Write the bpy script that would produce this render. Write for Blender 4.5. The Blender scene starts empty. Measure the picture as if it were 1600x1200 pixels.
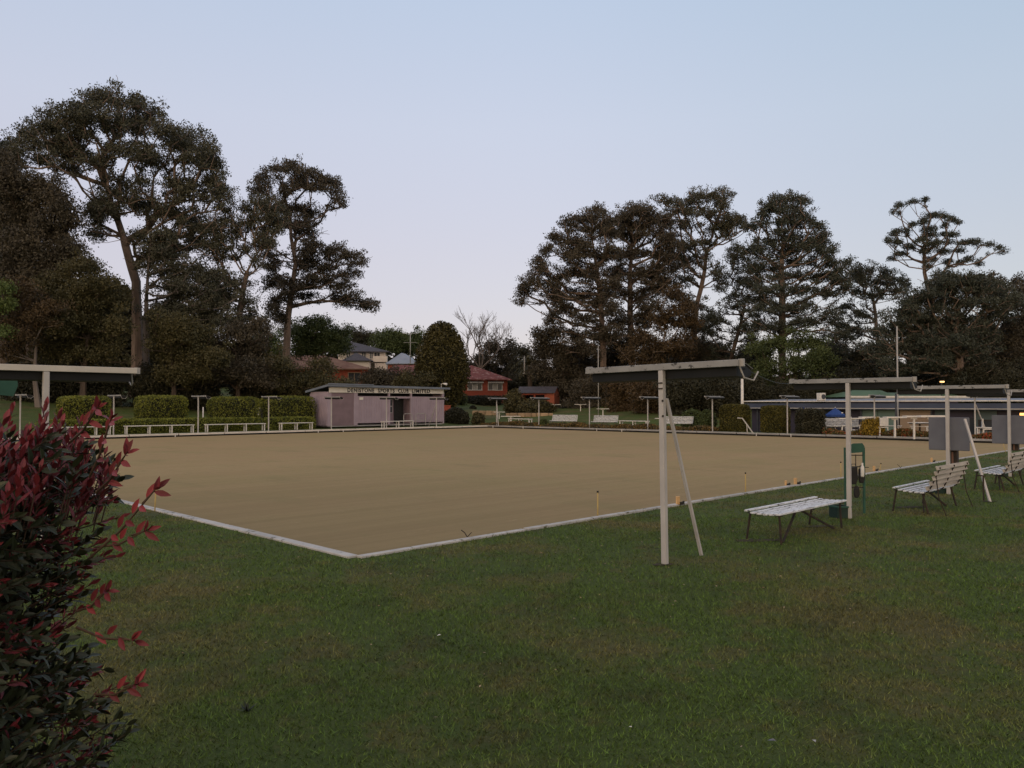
import bpy, math, random
import numpy as np
from mathutils import Vector, Matrix
random.seed(7); RNG = np.random.default_rng(11)
sc = bpy.context.scene
C = sc.collection
R = math.radians
# ------------------------------------------------------------------ camera
F = 1232.0; CAMZ = 1.70; PITCH = math.atan(31/F)
cam = bpy.data.cameras.new('camera'); camo = bpy.data.objects.new('camera', cam); C.objects.link(camo)
camo.location = (0, 0, CAMZ); camo.rotation_euler = (math.pi/2 + PITCH, 0, 0)
cam.sensor_width = 36; cam.lens = F/1600*36; cam.clip_start = 0.1; cam.clip_end = 3000
sc.camera = camo
# ------------------------------------------------------------------ world / light
SUN_EL, SUN_AZ = R(6), R(205)          # low sun glow behind the camera, to the left
wd = bpy.data.worlds.new("World"); sc.world = wd; wd.use_nodes = True
nt = wd.node_tree; nt.nodes.clear()
wo = nt.nodes.new('ShaderNodeOutputWorld'); bg = nt.nodes.new('ShaderNodeBackground')
sky = nt.nodes.new('ShaderNodeTexSky'); sky.sky_type = 'NISHITA'; sky.sun_disc = False
sky.sun_elevation = SUN_EL; sky.sun_rotation = SUN_AZ
bg2 = nt.nodes.new('ShaderNodeBackground'); add = nt.nodes.new('ShaderNodeAddShader')
tc = nt.nodes.new('ShaderNodeTexCoord'); sep = nt.nodes.new('ShaderNodeSeparateXYZ'); cr = nt.nodes.new('ShaderNodeValToRGB')
nt.links.new(tc.outputs['Generated'], sep.inputs[0]); nt.links.new(sep.outputs['Z'], cr.inputs[0])
cr.color_ramp.elements[0].position = 0.0; cr.color_ramp.elements[0].color = (0.575, 0.500, 0.60, 1)
e = cr.color_ramp.elements.new(0.18); e.color = (0.58, 0.535, 0.635, 1)
e = cr.color_ramp.elements.new(0.33); e.color = (0.565, 0.580, 0.70, 1)
e = cr.color_ramp.elements.new(0.46); e.color = (0.50, 0.568, 0.715, 1)
cr.color_ramp.elements[-1].position = 1.0; cr.color_ramp.elements[-1].color = (0.44, 0.45, 0.52, 1)
# faint bluish shift towards the right of the view
mxc = nt.nodes.new('ShaderNodeMix'); mxc.data_type = 'RGBA'; mxc.blend_type = 'MULTIPLY'
mr = nt.nodes.new('ShaderNodeMapRange'); mr.inputs[1].default_value = -0.06; mr.inputs[2].default_value = 0.65
mr.inputs[3].default_value = 0.0; mr.inputs[4].default_value = 1.0; mr.interpolation_type = 'SMOOTHSTEP'
nt.links.new(sep.outputs['X'], mr.inputs[0]); nt.links.new(mr.outputs[0], mxc.inputs[0])
nt.links.new(cr.outputs[0], mxc.inputs[6]); mxc.inputs[7].default_value = (0.80, 0.87, 0.87, 1)
bg.inputs[1].default_value = 0.05
# sunset glow of the sky behind the camera
mr2 = nt.nodes.new('ShaderNodeMapRange'); mr2.inputs[1].default_value = 0.15; mr2.inputs[2].default_value = -0.55; mr2.interpolation_type = 'SMOOTHSTEP'
nt.links.new(sep.outputs['Y'], mr2.inputs[0])
glow = nt.nodes.new('ShaderNodeMix'); glow.data_type = 'RGBA'; nt.links.new(mr2.outputs[0], glow.inputs[0]); nt.links.new(mxc.outputs[2], glow.inputs[6]); glow.inputs[7].default_value = (0.98, 0.78, 0.63, 1)
nt.links.new(sky.outputs[0], bg.inputs[0]); nt.links.new(glow.outputs[2], bg2.inputs[0]); bg2.inputs[1].default_value = 0.93
nt.links.new(bg.outputs[0], add.inputs[0]); nt.links.new(bg2.outputs[0], add.inputs[1]); nt.links.new(add.outputs[0], wo.inputs[0])
sl = bpy.data.lights.new('sun', 'SUN'); sl.energy = 0.25; sl.angle = R(25); sl.color = (1.0, 0.80, 0.62)
so = bpy.data.objects.new('sun', sl); C.objects.link(so)
dirv = Vector((math.sin(SUN_AZ)*math.cos(R(14)), math.cos(SUN_AZ)*math.cos(R(14)), math.sin(R(14))))
so.rotation_euler = dirv.to_track_quat('Z', 'Y').to_euler()
sc.view_settings.view_transform = 'Standard'; sc.view_settings.look = 'None'
sc.view_settings.exposure = 0; sc.view_settings.gamma = 1
sc.cycles.use_denoising = True
sc.cycles.max_bounces = 5; sc.cycles.diffuse_bounces = 3; sc.cycles.transparent_max_bounces = 4

# ------------------------------------------------------------------ geometry frame
N = (-1.58, 8.10); U = (0.7046, 0.7096); V = (-0.7096, 0.7046); S = 34.4
AU = math.atan2(U[1], U[0]); AV = math.atan2(V[1], V[0])
def AB(a, b): return (N[0]+a*U[0]+b*V[0], N[1]+a*U[1]+b*V[1])
def inv(x, y):
    dx, dy = x-N[0], y-N[1]; return (dx*U[0]+dy*U[1], dx*V[0]+dy*V[1])
CT, ST = math.cos(PITCH), math.sin(PITCH)
def W(px, py, D):
    cx, cy = (px-800)/F, (600-py)/F
    t = D/(CT-cy*ST); return Vector((cx*t, D, CAMZ+t*(ST+cy*CT)))
def G(px, py, z=0.13):
    D = 10.0
    for _ in range(30):
        D = D*(CAMZ-z)/max(1e-3, CAMZ-W(px, py, D).z)
    return W(px, py, D)
def onl(P0, d, px):                       # distance along a plan line at which it crosses image column px
    k = (px-800)/F; return (k*P0[1]-P0[0])/(d[0]-k*d[1])
def sm(x): x = min(1, max(0, x)); return x*x*(3-2*x)
def H(a, b):
    e = max(a-S, b-S); base = 0.13+0.1*min(26, max(0, e-4))+0.05*min(120, max(0, e-30))
    if a > S:
        w = sm((24-b)/8); low = 0.13-1.03*sm((a-S-2.2)/4)
        base = base*(1-w)+low*w
    return base
def Hxy(x, y): return H(*inv(x, y))

# ------------------------------------------------------------------ materials
def mat(name, c1, c2=None, scale=4.0, rough=0.7, bump=0.0, bscale=None, metal=0.0, detail=5, lo=0.35, hi=0.65, coords='Object', stretch=None, spots=None, ss=12.0):
    m = bpy.data.materials.new(name); m.use_nodes = True; t = m.node_tree; b = t.nodes['Principled BSDF']
    b.inputs['Roughness'].default_value = rough; b.inputs['Metallic'].default_value = metal
    b.inputs['Specular IOR Level'].default_value = 0.3
    if c2 is None: c2 = tuple(x*0.86 for x in c1)
    if coords == 'World':
        g = t.nodes.new('ShaderNodeNewGeometry'); co = g.outputs['Position']
    else:
        g = t.nodes.new('ShaderNodeTexCoord'); co = g.outputs['Object']
    if stretch:
        mp = t.nodes.new('ShaderNodeMapping'); mp.inputs['Scale'].default_value = stretch; t.links.new(co, mp.inputs[0]); co = mp.outputs[0]
    n = t.nodes.new('ShaderNodeTexNoise'); n.inputs['Scale'].default_value = scale; n.inputs['Detail'].default_value = detail
    t.links.new(co, n.inputs['Vector'])
    r = t.nodes.new('ShaderNodeValToRGB'); r.color_ramp.elements[0].position = lo; r.color_ramp.elements[1].position = hi
    r.color_ramp.elements[0].color = (*c1, 1); r.color_ramp.elements[1].color = (*c2, 1)
    t.links.new(n.outputs[0], r.inputs[0]); out = r.outputs[0]
    if spots:
        n2 = t.nodes.new('ShaderNodeTexNoise'); n2.inputs['Scale'].default_value = ss; n2.inputs['Detail'].default_value = 6; n2.inputs['Roughness'].default_value = 0.7
        t.links.new(co, n2.inputs['Vector'])
        r2 = t.nodes.new('ShaderNodeValToRGB'); r2.color_ramp.elements[0].position = spots[3]; r2.color_ramp.elements[1].position = spots[3]+0.06
        r2.color_ramp.elements[0].color = (0, 0, 0, 1); r2.color_ramp.elements[1].color = (1, 1, 1, 1)
        t.links.new(n2.outputs[0], r2.inputs[0])
        mx = t.nodes.new('ShaderNodeMix'); mx.data_type = 'RGBA'; t.links.new(r2.outputs[0], mx.inputs[0]); t.links.new(out, mx.inputs[6]); mx.inputs[7].default_value = (*spots[:3], 1)
        out = mx.outputs[2]
    t.links.new(out, b.inputs['Base Color'])
    if bump:
        nb = t.nodes.new('ShaderNodeTexNoise'); nb.inputs['Scale'].default_value = bscale or scale*4; nb.inputs['Detail'].default_value = 4
        t.links.new(co, nb.inputs['Vector']); bp = t.nodes.new('ShaderNodeBump'); bp.inputs['Strength'].default_value = bump; bp.inputs['Distance'].default_value = 0.02
        t.links.new(nb.outputs[0], bp.inputs['Height']); t.links.new(bp.outputs[0], b.inputs['Normal'])
    return m
def leafmat(name, c1, c2, scale=0.6, rough=0.6, c3=None, spec=0.25):
    m = bpy.data.materials.new(name); m.use_nodes = True; t = m.node_tree; b = t.nodes['Principled BSDF']
    b.inputs['Roughness'].default_value = rough; b.inputs['Specular IOR Level'].default_value = spec
    g = t.nodes.new('ShaderNodeNewGeometry'); n = t.nodes.new('ShaderNodeTexNoise'); n.inputs['Scale'].default_value = scale; n.inputs['Detail'].default_value = 3
    t.links.new(g.outputs['Position'], n.inputs['Vector'])
    at = t.nodes.new('ShaderNodeAttribute'); at.attribute_name = 'v'
    ma = t.nodes.new('ShaderNodeMath'); ma.operation = 'MULTIPLY_ADD'; ma.inputs[1].default_value = 0.5; t.links.new(at.outputs['Fac'], ma.inputs[0])
    m2 = t.nodes.new('ShaderNodeMath'); m2.operation = 'MULTIPLY'; m2.inputs[1].default_value = 0.9; t.links.new(n.outputs[0], m2.inputs[0]); t.links.new(m2.outputs[0], ma.inputs[2])
    r = t.nodes.new('ShaderNodeValToRGB'); r.color_ramp.elements[0].position = 0.35; r.color_ramp.elements[0].color = (*c1, 1)
    r.color_ramp.elements[1].position = 1.05 if not c3 else 0.72; r.color_ramp.elements[1].color = (*c2, 1)
    if c3: q = r.color_ramp.elements.new(0.92); q.color = (*c3, 1)
    t.links.new(ma.outputs[0], r.inputs[0]); t.links.new(r.outputs[0], b.inputs['Base Color'])
    return m
def emis(name, col, s):
    m = bpy.data.materials.new(name); m.use_nodes = True; b = m.node_tree.nodes['Principled BSDF']
    b.inputs['Base Color'].default_value = (*col, 1); b.inputs['Emission Color'].default_value = (*col, 1); b.inputs['Emission Strength'].default_value = s
    return m
MT = {}
MT['pole'] = mat('pole_paint', (0.48, 0.465, 0.46), (0.40, 0.385, 0.38), 3, 0.5, spots=(0.13, 0.10, 0.08, 0.66), ss=26)
MT['beam'] = mat('beam_paint', (0.30, 0.305, 0.31), (0.24, 0.24, 0.245), 5, 0.6, spots=(0.05, 0.05, 0.05, 0.57), ss=11)
MT['beamclean'] = mat('clean_beam_paint', (0.58, 0.55, 0.50), (0.50, 0.47, 0.43), 3, 0.55, spots=(0.15, 0.12, 0.1, 0.72), ss=20)
MT['hood'] = mat('hood_dark', (0.005, 0.006, 0.007), (0.009, 0.010, 0.011), 5, 0.6)
MT['hoodtop'] = mat('hood_top_grey', (0.20, 0.20, 0.19), (0.13, 0.13, 0.13), 5, 0.6)
MT['white'] = mat('white_paint', (0.72, 0.70, 0.68), (0.60, 0.585, 0.57), 6, 0.55)
MT['slat'] = mat('slat_white', (0.72, 0.74, 0.78), (0.56, 0.58, 0.62), 14, 0.6, bump=0.3, spots=(0.06, 0.055, 0.05, 0.55), ss=22, stretch=(0.35, 2.0, 2.0))
MT['slatback'] = mat('slat_back', (0.46, 0.42, 0.37), (0.34, 0.30, 0.26), 9, 0.7, bump=0.3, spots=(0.08, 0.06, 0.045, 0.64), ss=18, stretch=(0.35, 2.0, 2.0))
MT['iron'] = mat('dark_iron', (0.018, 0.018, 0.018), (0.05, 0.032, 0.022), 12, 0.7)
MT['greenpaint'] = mat('green_paint', (0.022, 0.075, 0.055), (0.03, 0.095, 0.07), 6, 0.55)
MT['darkgreen'] = mat('dark_green_paint', (0.010, 0.028, 0.024), (0.018, 0.04, 0.033), 6, 0.6)
MT['board'] = mat('board_grey', (0.135, 0.145, 0.175), (0.115, 0.12, 0.15), 4, 0.6, spots=(0.08, 0.08, 0.09, 0.68))
MT['yellow'] = mat('peg_yellow', (0.50, 0.36, 0.13), (0.42, 0.31, 0.11), 10, 0.5)
MT['orange'] = mat('marker_cream', (0.66, 0.42, 0.20), (0.58, 0.36, 0.17), 10, 0.6)
MT['black'] = mat('black_rubber', (0.012, 0.012, 0.013), (0.02, 0.02, 0.02), 10, 0.6)
MT['kerb'] = mat('kerb_paint', (0.50, 0.49, 0.48), (0.36, 0.355, 0.35), 3, 0.7, bump=0.3, spots=(0.09, 0.08, 0.05, 0.57), ss=7)
MT['kerbw'] = mat('kerb_white', (0.70, 0.66, 0.60), (0.60, 0.56, 0.51), 2, 0.7, spots=(0.22, 0.19, 0.15, 0.68), ss=4)
MT['kerbg'] = mat('kerb_grey', (0.36, 0.36, 0.36), (0.27, 0.27, 0.27), 1.2, 0.7, spots=(0.16, 0.14, 0.12, 0.66), ss=4)
MT['ditch'] = mat('ditch_dark', (0.010, 0.009, 0.008), (0.02, 0.018, 0.015), 5, 0.9)
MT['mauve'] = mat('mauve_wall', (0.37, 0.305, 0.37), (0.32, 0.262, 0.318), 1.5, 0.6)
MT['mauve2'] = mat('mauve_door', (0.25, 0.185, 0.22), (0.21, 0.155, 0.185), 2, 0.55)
MT['signw'] = mat('sign_white', (0.74, 0.72, 0.68), (0.66, 0.64, 0.60), 2, 0.6)
MT['letters'] = mat('letters_dark', (0.03, 0.03, 0.035), None, 5, 0.6)
MT['roofgrey'] = mat('roof_blue_grey', (0.17, 0.20, 0.25), (0.13, 0.155, 0.20), 1.5, 0.5)
MT['roofdark'] = mat('roof_dark_tile', (0.050, 0.048, 0.060), (0.075, 0.07, 0.085), 3, 0.7)
MT['roofpale'] = mat('roof_pale_metal', (0.25, 0.28, 0.34), (0.21, 0.235, 0.29), 0.8, 0.5)
MT['rooffawn'] = mat('roof_brown_tile', (0.15, 0.075, 0.055), (0.21, 0.125, 0.09), 1.2, 0.8, spots=(0.10, 0.06, 0.05, 0.6), ss=3)
MT['rooftile'] = mat('roof_red_tile', (0.19, 0.052, 0.046), (0.14, 0.042, 0.038), 2.0, 0.7, spots=(0.33, 0.20, 0.18, 0.545), ss=2.2, stretch=(1, 1.6, 1.6))
MT['gutter'] = mat('gutter_dark', (0.10, 0.04, 0.035), None, 3, 0.6)
MT['cream'] = mat('cream_render', (0.68, 0.60, 0.53), (0.60, 0.53, 0.47), 0.8, 0.8)
MT['glass'] = mat('window_glass', (0.03, 0.035, 0.045), (0.05, 0.055, 0.065), 1, 0.12)
MT['curtain'] = mat('pale_curtain', (0.42, 0.40, 0.38), (0.28, 0.27, 0.26), 6, 0.8, stretch=(4, 4, 0.3))
MT['greenroof'] = mat('roof_pale_green', (0.12, 0.21, 0.135), (0.095, 0.17, 0.11), 0.7, 0.5)
MT['fascia'] = mat('fascia_blue', (0.060, 0.078, 0.13), (0.045, 0.058, 0.10), 0.7, 0.5)
MT['purple'] = mat('wall_dark_purple', (0.050, 0.045, 0.072), (0.038, 0.034, 0.052), 0.8, 0.7)
MT['teal'] = mat('blind_pale_teal', (0.16, 0.235, 0.215), (0.13, 0.20, 0.185), 1.2, 0.6)
MT['slate'] = mat('panel_slate', (0.085, 0.12, 0.13), (0.07, 0.10, 0.11), 1.2, 0.6)
MT['beige'] = mat('shutter_beige', (0.36, 0.27, 0.20), (0.31, 0.23, 0.17), 1.0, 0.6)
MT['bluecloth'] = mat('umbrella_blue', (0.02, 0.06, 0.23), (0.016, 0.045, 0.18), 2, 0.7)
MT['greysteel'] = mat('grey_steel', (0.40, 0.39, 0.38), (0.32, 0.31, 0.30), 3, 0.5)
MT['darkpole'] = mat('dark_pole', (0.05, 0.055, 0.07), None, 3, 0.5)
MT['sandstone'] = mat('sandstone', (0.42, 0.30, 0.19), (0.24, 0.17, 0.11), 1.6, 0.85, bump=0.5)
MT['bark_pale'] = mat('bark_pale', (0.25, 0.185, 0.15), (0.12, 0.09, 0.075), 1.1, 0.8, coords='World', stretch=(2, 2, 0.4), spots=(0.07, 0.055, 0.045, 0.62), ss=1.5)
MT['bark_dark'] = mat('bark_dark', (0.06, 0.045, 0.038), (0.10, 0.075, 0.06), 1.2, 0.9, coords='World', stretch=(2, 2, 0.4))
MT['bark_grey'] = mat('bark_grey', (0.20, 0.17, 0.155), (0.11, 0.09, 0.08), 1.2, 0.9, coords='World', stretch=(2, 2, 0.4))
MT['leaf_gum'] = leafmat('leaf_gum', (0.038, 0.042, 0.030), (0.088, 0.086, 0.056), 0.5)
MT['leaf_gum2'] = leafmat('leaf_gum_brown', (0.036, 0.033, 0.025), (0.090, 0.076, 0.052), 0.5)
MT['leaf_gum3'] = leafmat('leaf_gum_blue', (0.030, 0.038, 0.030), (0.068, 0.075, 0.054), 0.5)
MT['leaf_olive'] = leafmat('leaf_olive', (0.034, 0.036, 0.018), (0.095, 0.082, 0.034), 0.45)
MT['leaf_rust'] = leafmat('leaf_rust', (0.040, 0.030, 0.018), (0.105, 0.070, 0.034), 0.5)
MT['leaf_green'] = leafmat('leaf_green', (0.028, 0.042, 0.016), (0.085, 0.11, 0.036), 0.5)
MT['leaf_dark'] = leafmat('leaf_dark', (0.018, 0.020, 0.013), (0.050, 0.048, 0.028), 0.5)
MT['leaf_fresh'] = leafmat('leaf_fresh', (0.040, 0.072, 0.022), (0.13, 0.17, 0.05), 0.7)
MT['hedge'] = leafmat('hedge_leaf', (0.042, 0.060, 0.010), (0.21, 0.22, 0.036), 0.8)
MT['hedge3'] = leafmat('low_hedge_leaf', (0.05, 0.07, 0.012), (0.23, 0.25, 0.045), 1.5)
MT['hedge2'] = leafmat('hedge_leaf_olive', (0.030, 0.034, 0.009), (0.120, 0.105, 0.022), 1.2)
MT['conifer'] = leafmat('conifer_leaf', (0.026, 0.026, 0.010), (0.092, 0.080, 0.026), 0.9)
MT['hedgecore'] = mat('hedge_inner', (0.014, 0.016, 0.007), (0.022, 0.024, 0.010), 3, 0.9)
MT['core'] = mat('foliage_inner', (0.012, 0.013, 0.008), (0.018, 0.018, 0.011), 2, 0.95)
MT['photo_green'] = leafmat('photinia_green', (0.012, 0.017, 0.009), (0.038, 0.046, 0.022), 5, 0.45, spec=0.35)
MT['photo_red'] = leafmat('photinia_red', (0.070, 0.012, 0.017), (0.23, 0.036, 0.046), 4, 0.5, spec=0.3)
MT['stem'] = mat('stem_brown', (0.045, 0.028, 0.02), (0.08, 0.05, 0.035), 20, 0.7)
MT['flower'] = leafmat('flower_bed_leaf', (0.05, 0.045, 0.016), (0.12, 0.10, 0.03), 1.6, c3=(0.34, 0.07, 0.03))
MT['flower2'] = leafmat('mixed_bed_leaf', (0.030, 0.030, 0.014), (0.10, 0.075, 0.03), 1.6, c3=(0.20, 0.12, 0.03))
MT['goldleaf'] = leafmat('gold_leaf', (0.12, 0.085, 0.012), (0.36, 0.24, 0.03), 2)

def brickmat(name, c1, c2, mortar, sx=1.0):
    m = bpy.data.materials.new(name); m.use_nodes = True; t = m.node_tree; b = t.nodes['Principled BSDF']; b.inputs['Roughness'].default_value = 0.85
    g = t.nodes.new('ShaderNodeTexCoord'); s = t.nodes.new('ShaderNodeSeparateXYZ'); cmb = t.nodes.new('ShaderNodeCombineXYZ')
    ad = t.nodes.new('ShaderNodeMath'); ad.operation = 'ADD'
    t.links.new(g.outputs['Object'], s.inputs[0]); t.links.new(s.outputs[0], ad.inputs[0]); t.links.new(s.outputs[1], ad.inputs[1])
    t.links.new(ad.outputs[0], cmb.inputs[0]); t.links.new(s.outputs[2], cmb.inputs[1])
    br = t.nodes.new('ShaderNodeTexBrick'); br.inputs['Scale'].default_value = 1.0; br.inputs['Brick Width'].default_value = 0.24; br.inputs['Row Height'].default_value = 0.086
    br.inputs['Mortar Size'].default_value = 0.008; br.inputs['Color1'].default_value = (*c1, 1); br.inputs['Color2'].default_value = (*c2, 1); br.inputs['Mortar'].default_value = (*mortar, 1)
    t.links.new(cmb.outputs[0], br.inputs['Vector']); t.links.new(br.outputs['Color'], b.inputs['Base Color'])
    return m
MT['brick'] = brickmat('red_brick', (0.36, 0.066, 0.036), (0.29, 0.052, 0.030), (0.24, 0.10, 0.07))
MT['brick2'] = brickmat('orange_brick', (0.38, 0.092, 0.045), (0.31, 0.070, 0.036), (0.20, 0.10, 0.07))

def lawnmat(name, green, brown, dark, blade=False):
    m = bpy.data.materials.new(name); m.use_nodes = True; t = m.node_tree; b = t.nodes['Principled BSDF']
    b.inputs['Roughness'].default_value = 0.85; b.inputs['Specular IOR Level'].default_value = 0.15
    g = t.nodes.new('ShaderNodeNewGeometry'); pos = g.outputs['Position']
    def noise(s, d=4, ro=0.55):
        n = t.nodes.new('ShaderNodeTexNoise'); n.inputs['Scale'].default_value = s; n.inputs['Detail'].default_value = d; n.inputs['Roughness'].default_value = ro
        t.links.new(pos, n.inputs['Vector']); return n.outputs[0]
    def ramp(src, p0, p1):
        r = t.nodes.new('ShaderNodeMapRange'); r.inputs[1].default_value = p0; r.inputs[2].default_value = p1; r.interpolation_type = 'SMOOTHSTEP'; t.links.new(src, r.inputs[0]); return r.outputs[0]
    def mix(f, a, c, fac=1.0):
        x = t.nodes.new('ShaderNodeMix'); x.data_type = 'RGBA'
        if fac != 1.0:
            k = t.nodes.new('ShaderNodeMath'); k.operation = 'MULTIPLY'; k.inputs[1].default_value = fac; t.links.new(f, k.inputs[0]); f = k.outputs[0]
        t.links.new(f, x.inputs[0])
        for i, v in ((6, a), (7, c)):
            if isinstance(v, tuple): x.inputs[i].default_value = (*v, 1)
            else: t.links.new(v, x.inputs[i])
        return x.outputs[2]
    c = mix(ramp(noise(0.55, 5, 0.65), 0.47, 0.65), green, brown, 0.85)
    c = mix(ramp(noise(2.6, 5, 0.7), 0.50, 0.66), c, brown, 0.6)
    c = mix(ramp(noise(1.3, 4), 0.50, 0.72), c, dark, 0.45)
    c = mix(ramp(noise(14, 5, 0.8), 0.45, 0.75), c, dark, 0.6)
    c = mix(ramp(noise(60, 3, 0.8), 0.60, 0.70), c, (0.30, 0.26, 0.17), 0.4)
    if blade:
        at = t.nodes.new('ShaderNodeAttribute'); at.attribute_name = 'v'
        hs = t.nodes.new('ShaderNodeHueSaturation'); mp = t.nodes.new('ShaderNodeMapRange'); mp.inputs[3].default_value = 0.50; mp.inputs[4].default_value = 1.85
        t.links.new(at.outputs['Fac'], mp.inputs[0]); t.links.new(mp.outputs[0], hs.inputs['Value']); t.links.new(c, hs.inputs['Color']); c = hs.outputs[0]
    else:
        bp = t.nodes.new('ShaderNodeBump'); bp.inputs['Strength'].default_value = 0.7; bp.inputs['Distance'].default_value = 0.05
        t.links.new(noise(22, 6, 0.8), bp.inputs['Height']); t.links.new(bp.outputs[0], b.inputs['Normal'])
    t.links.new(c, b.inputs['Base Color']); return m
MT['lawn'] = lawnmat('lawn', (0.070, 0.100, 0.026), (0.125, 0.105, 0.045), (0.026, 0.044, 0.015))
MT['blade'] = lawnmat('lawn_blades', (0.078, 0.128, 0.026), (0.142, 0.122, 0.048), (0.030, 0.050, 0.017), True)
def greenmat():
    m = bpy.data.materials.new('bowling_green'); m.use_nodes = True; t = m.node_tree; b = t.nodes['Principled BSDF']
    b.inputs['Roughness'].default_value = 0.9; b.inputs['Specular IOR Level'].default_value = 0.1
    g = t.nodes.new('ShaderNodeNewGeometry')
    mp = t.nodes.new('ShaderNodeMapping'); mp.vector_type = 'POINT'; mp.inputs['Rotation'].default_value = (0, 0, -AU); t.links.new(g.outputs['Position'], mp.inputs[0])
    def nz(s, st=None, d=5, ro=0.6):
        n = t.nodes.new('ShaderNodeTexNoise'); n.inputs['Scale'].default_value = s; n.inputs['Detail'].default_value = d; n.inputs['Roughness'].default_value = ro
        src = mp.outputs[0]
        if st:
            q = t.nodes.new('ShaderNodeMapping'); q.inputs['Scale'].default_value = st; t.links.new(src, q.inputs[0]); src = q.outputs[0]
        t.links.new(src, n.inputs['Vector']); return n.outputs[0]
    def mixc(src, p0, p1, a, c, k):
        r = t.nodes.new('ShaderNodeMapRange'); r.inputs[1].default_value = p0; r.inputs[2].default_value = p1; r.inputs[4].default_value = k; r.interpolation_type = 'SMOOTHSTEP'; t.links.new(src, r.inputs[0])
        x = t.nodes.new('ShaderNodeMix'); x.data_type = 'RGBA'; t.links.new(r.outputs[0], x.inputs[0])
        for i, v in ((6, a), (7, c)):
            if isinstance(v, tuple): x.inputs[i].default_value = (*v, 1)
            else: t.links.new(v, x.inputs[i])
        return x.outputs[2]
    c = mixc(nz(0.10), 0.35, 0.65, (0.315, 0.236, 0.122), (0.350, 0.246, 0.134), 1)
    c = mixc(nz(0.45), 0.42, 0.68, c, (0.30, 0.245, 0.115), 0.6)
    # greener worn corner by the camera, its darkening partly lens vignette painted into the colour: distance from the near corner of the green
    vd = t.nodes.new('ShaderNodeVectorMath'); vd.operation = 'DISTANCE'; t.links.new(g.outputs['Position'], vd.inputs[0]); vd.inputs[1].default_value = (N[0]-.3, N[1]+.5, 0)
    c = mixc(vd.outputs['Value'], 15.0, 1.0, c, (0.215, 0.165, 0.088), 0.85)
    c = mixc(nz(1.0, (0.06, 2.2, 1)), 0.40, 0.62, c, (0.44, 0.34, 0.19), 0.14)
    c = mixc(nz(1.6, (0.7, 1.6, 1), 7, 0.8), 0.60, 0.70, c, (0.48, 0.38, 0.25), 0.5)
    c = mixc(nz(0.8, (1, .5, 1), 6, 0.7), 0.52, 0.68, c, (0.20, 0.175, 0.085), 0.35)
    c = mixc(nz(7.0, None, 6, 0.8), 0.45, 0.70, c, (0.22, 0.175, 0.09), 0.5)
    t.links.new(c, b.inputs['Base Color'])
    bp = t.nodes.new('ShaderNodeBump'); bp.inputs['Strength'].default_value = 0.25; bp.inputs['Distance'].default_value = 0.01
    t.links.new(nz(60), bp.inputs['Height']); t.links.new(bp.outputs[0], b.inputs['Normal'])
    return m
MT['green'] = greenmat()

# ------------------------------------------------------------------ builders
class MB:
    def __init__(s): s.v = []; s.f = []; s.sm = False
    def box(s, c, d, m=None):
        n = len(s.v)
        for x in (-.5, .5):
            for y in (-.5, .5):
                for z in (-.5, .5):
                    p = Vector((x*d[0], y*d[1], z*d[2]))
                    if m is not None: p = m @ p
                    s.v.append((p.x+c[0], p.y+c[1], p.z+c[2]))
        s.f += [tuple(n+i for i in q) for q in ((0, 1, 3, 2), (4, 6, 7, 5), (0, 4, 5, 1), (2, 3, 7, 6), (0, 2, 6, 4), (1, 5, 7, 3))]
        return s
    def bar(s, p0, p1, w, h, up=(0, 0, 1)):
        p0, p1 = Vector(p0), Vector(p1); d = p1-p0; L = d.length; d.normalize()
        up = Vector(up)
        if abs(d.dot(up)) > .98: up = Vector((1, 0, 0))
        x = d; y = up.cross(x).normalized(); z = x.cross(y)
        m = Matrix((x, y, z)).transposed()
        return s.box(tuple((p0+p1)/2), (L, w, h), m)
    def tube(s, pts, rs, n=8, caps=True):
        pts = [Vector(p) for p in pts]
        if not hasattr(rs, '__len__'): rs = [rs]*len(pts)
        b0 = len(s.v)
        for i, p in enumerate(pts):
            d = (pts[min(i+1, len(pts)-1)]-pts[max(i-1, 0)]).normalized()
            up = Vector((0, 0, 1)) if abs(d.z) < .95 else Vector((1, 0, 0))
            a = d.cross(up).normalized(); b = d.cross(a)
            for k in range(n):
                t = 2*math.pi*k/n; q = p+(a*math.cos(t)+b*math.sin(t))*rs[i]; s.v.append(tuple(q))
        for i in range(len(pts)-1):
            for k in range(n):
                s.f.append((b0+i*n+k, b0+i*n+(k+1) % n, b0+(i+1)*n+(k+1) % n, b0+(i+1)*n+k))
        if caps:
            s.f.append(tuple(b0+k for k in range(n))[::-1]); s.f.append(tuple(b0+(len(pts)-1)*n+k for k in range(n)))
        return s
    def poly(s, pts, t=None):               # convex polygon, optional thickness vector
        n = len(s.v); k = len(pts); s.v += [tuple(p) for p in pts]
        s.f.append(tuple(range(n, n+k)))
        if t is not None:
            s.v += [(p[0]+t[0], p[1]+t[1], p[2]+t[2]) for p in pts]; s.f.append(tuple(range(n+2*k-1, n+k-1, -1)))
            for i in range(k): s.f.append((n+i, n+k+i, n+k+(i+1) % k, n+(i+1) % k))
        return s
    def build(s, name, m, parent=None, bevel=0, smooth=False):
        me = bpy.data.meshes.new(name); me.from_pydata(s.v, [], s.f); me.materials.append(m)
        if smooth: me.polygons.foreach_set('use_smooth', [True]*len(me.polygons))
        me.update()
        import bmesh
        bm = bmesh.new(); bm.from_mesh(me); bmesh.ops.recalc_face_normals(bm, faces=bm.faces); bm.to_mesh(me); bm.free()
        o = bpy.data.objects.new(name, me); C.objects.link(o)
        if parent: o.parent = parent
        if bevel:
            b = o.modifiers.new('bevel', 'BEVEL'); b.width = bevel; b.segments = 2; b.limit_method = 'ANGLE'
        return o
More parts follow.
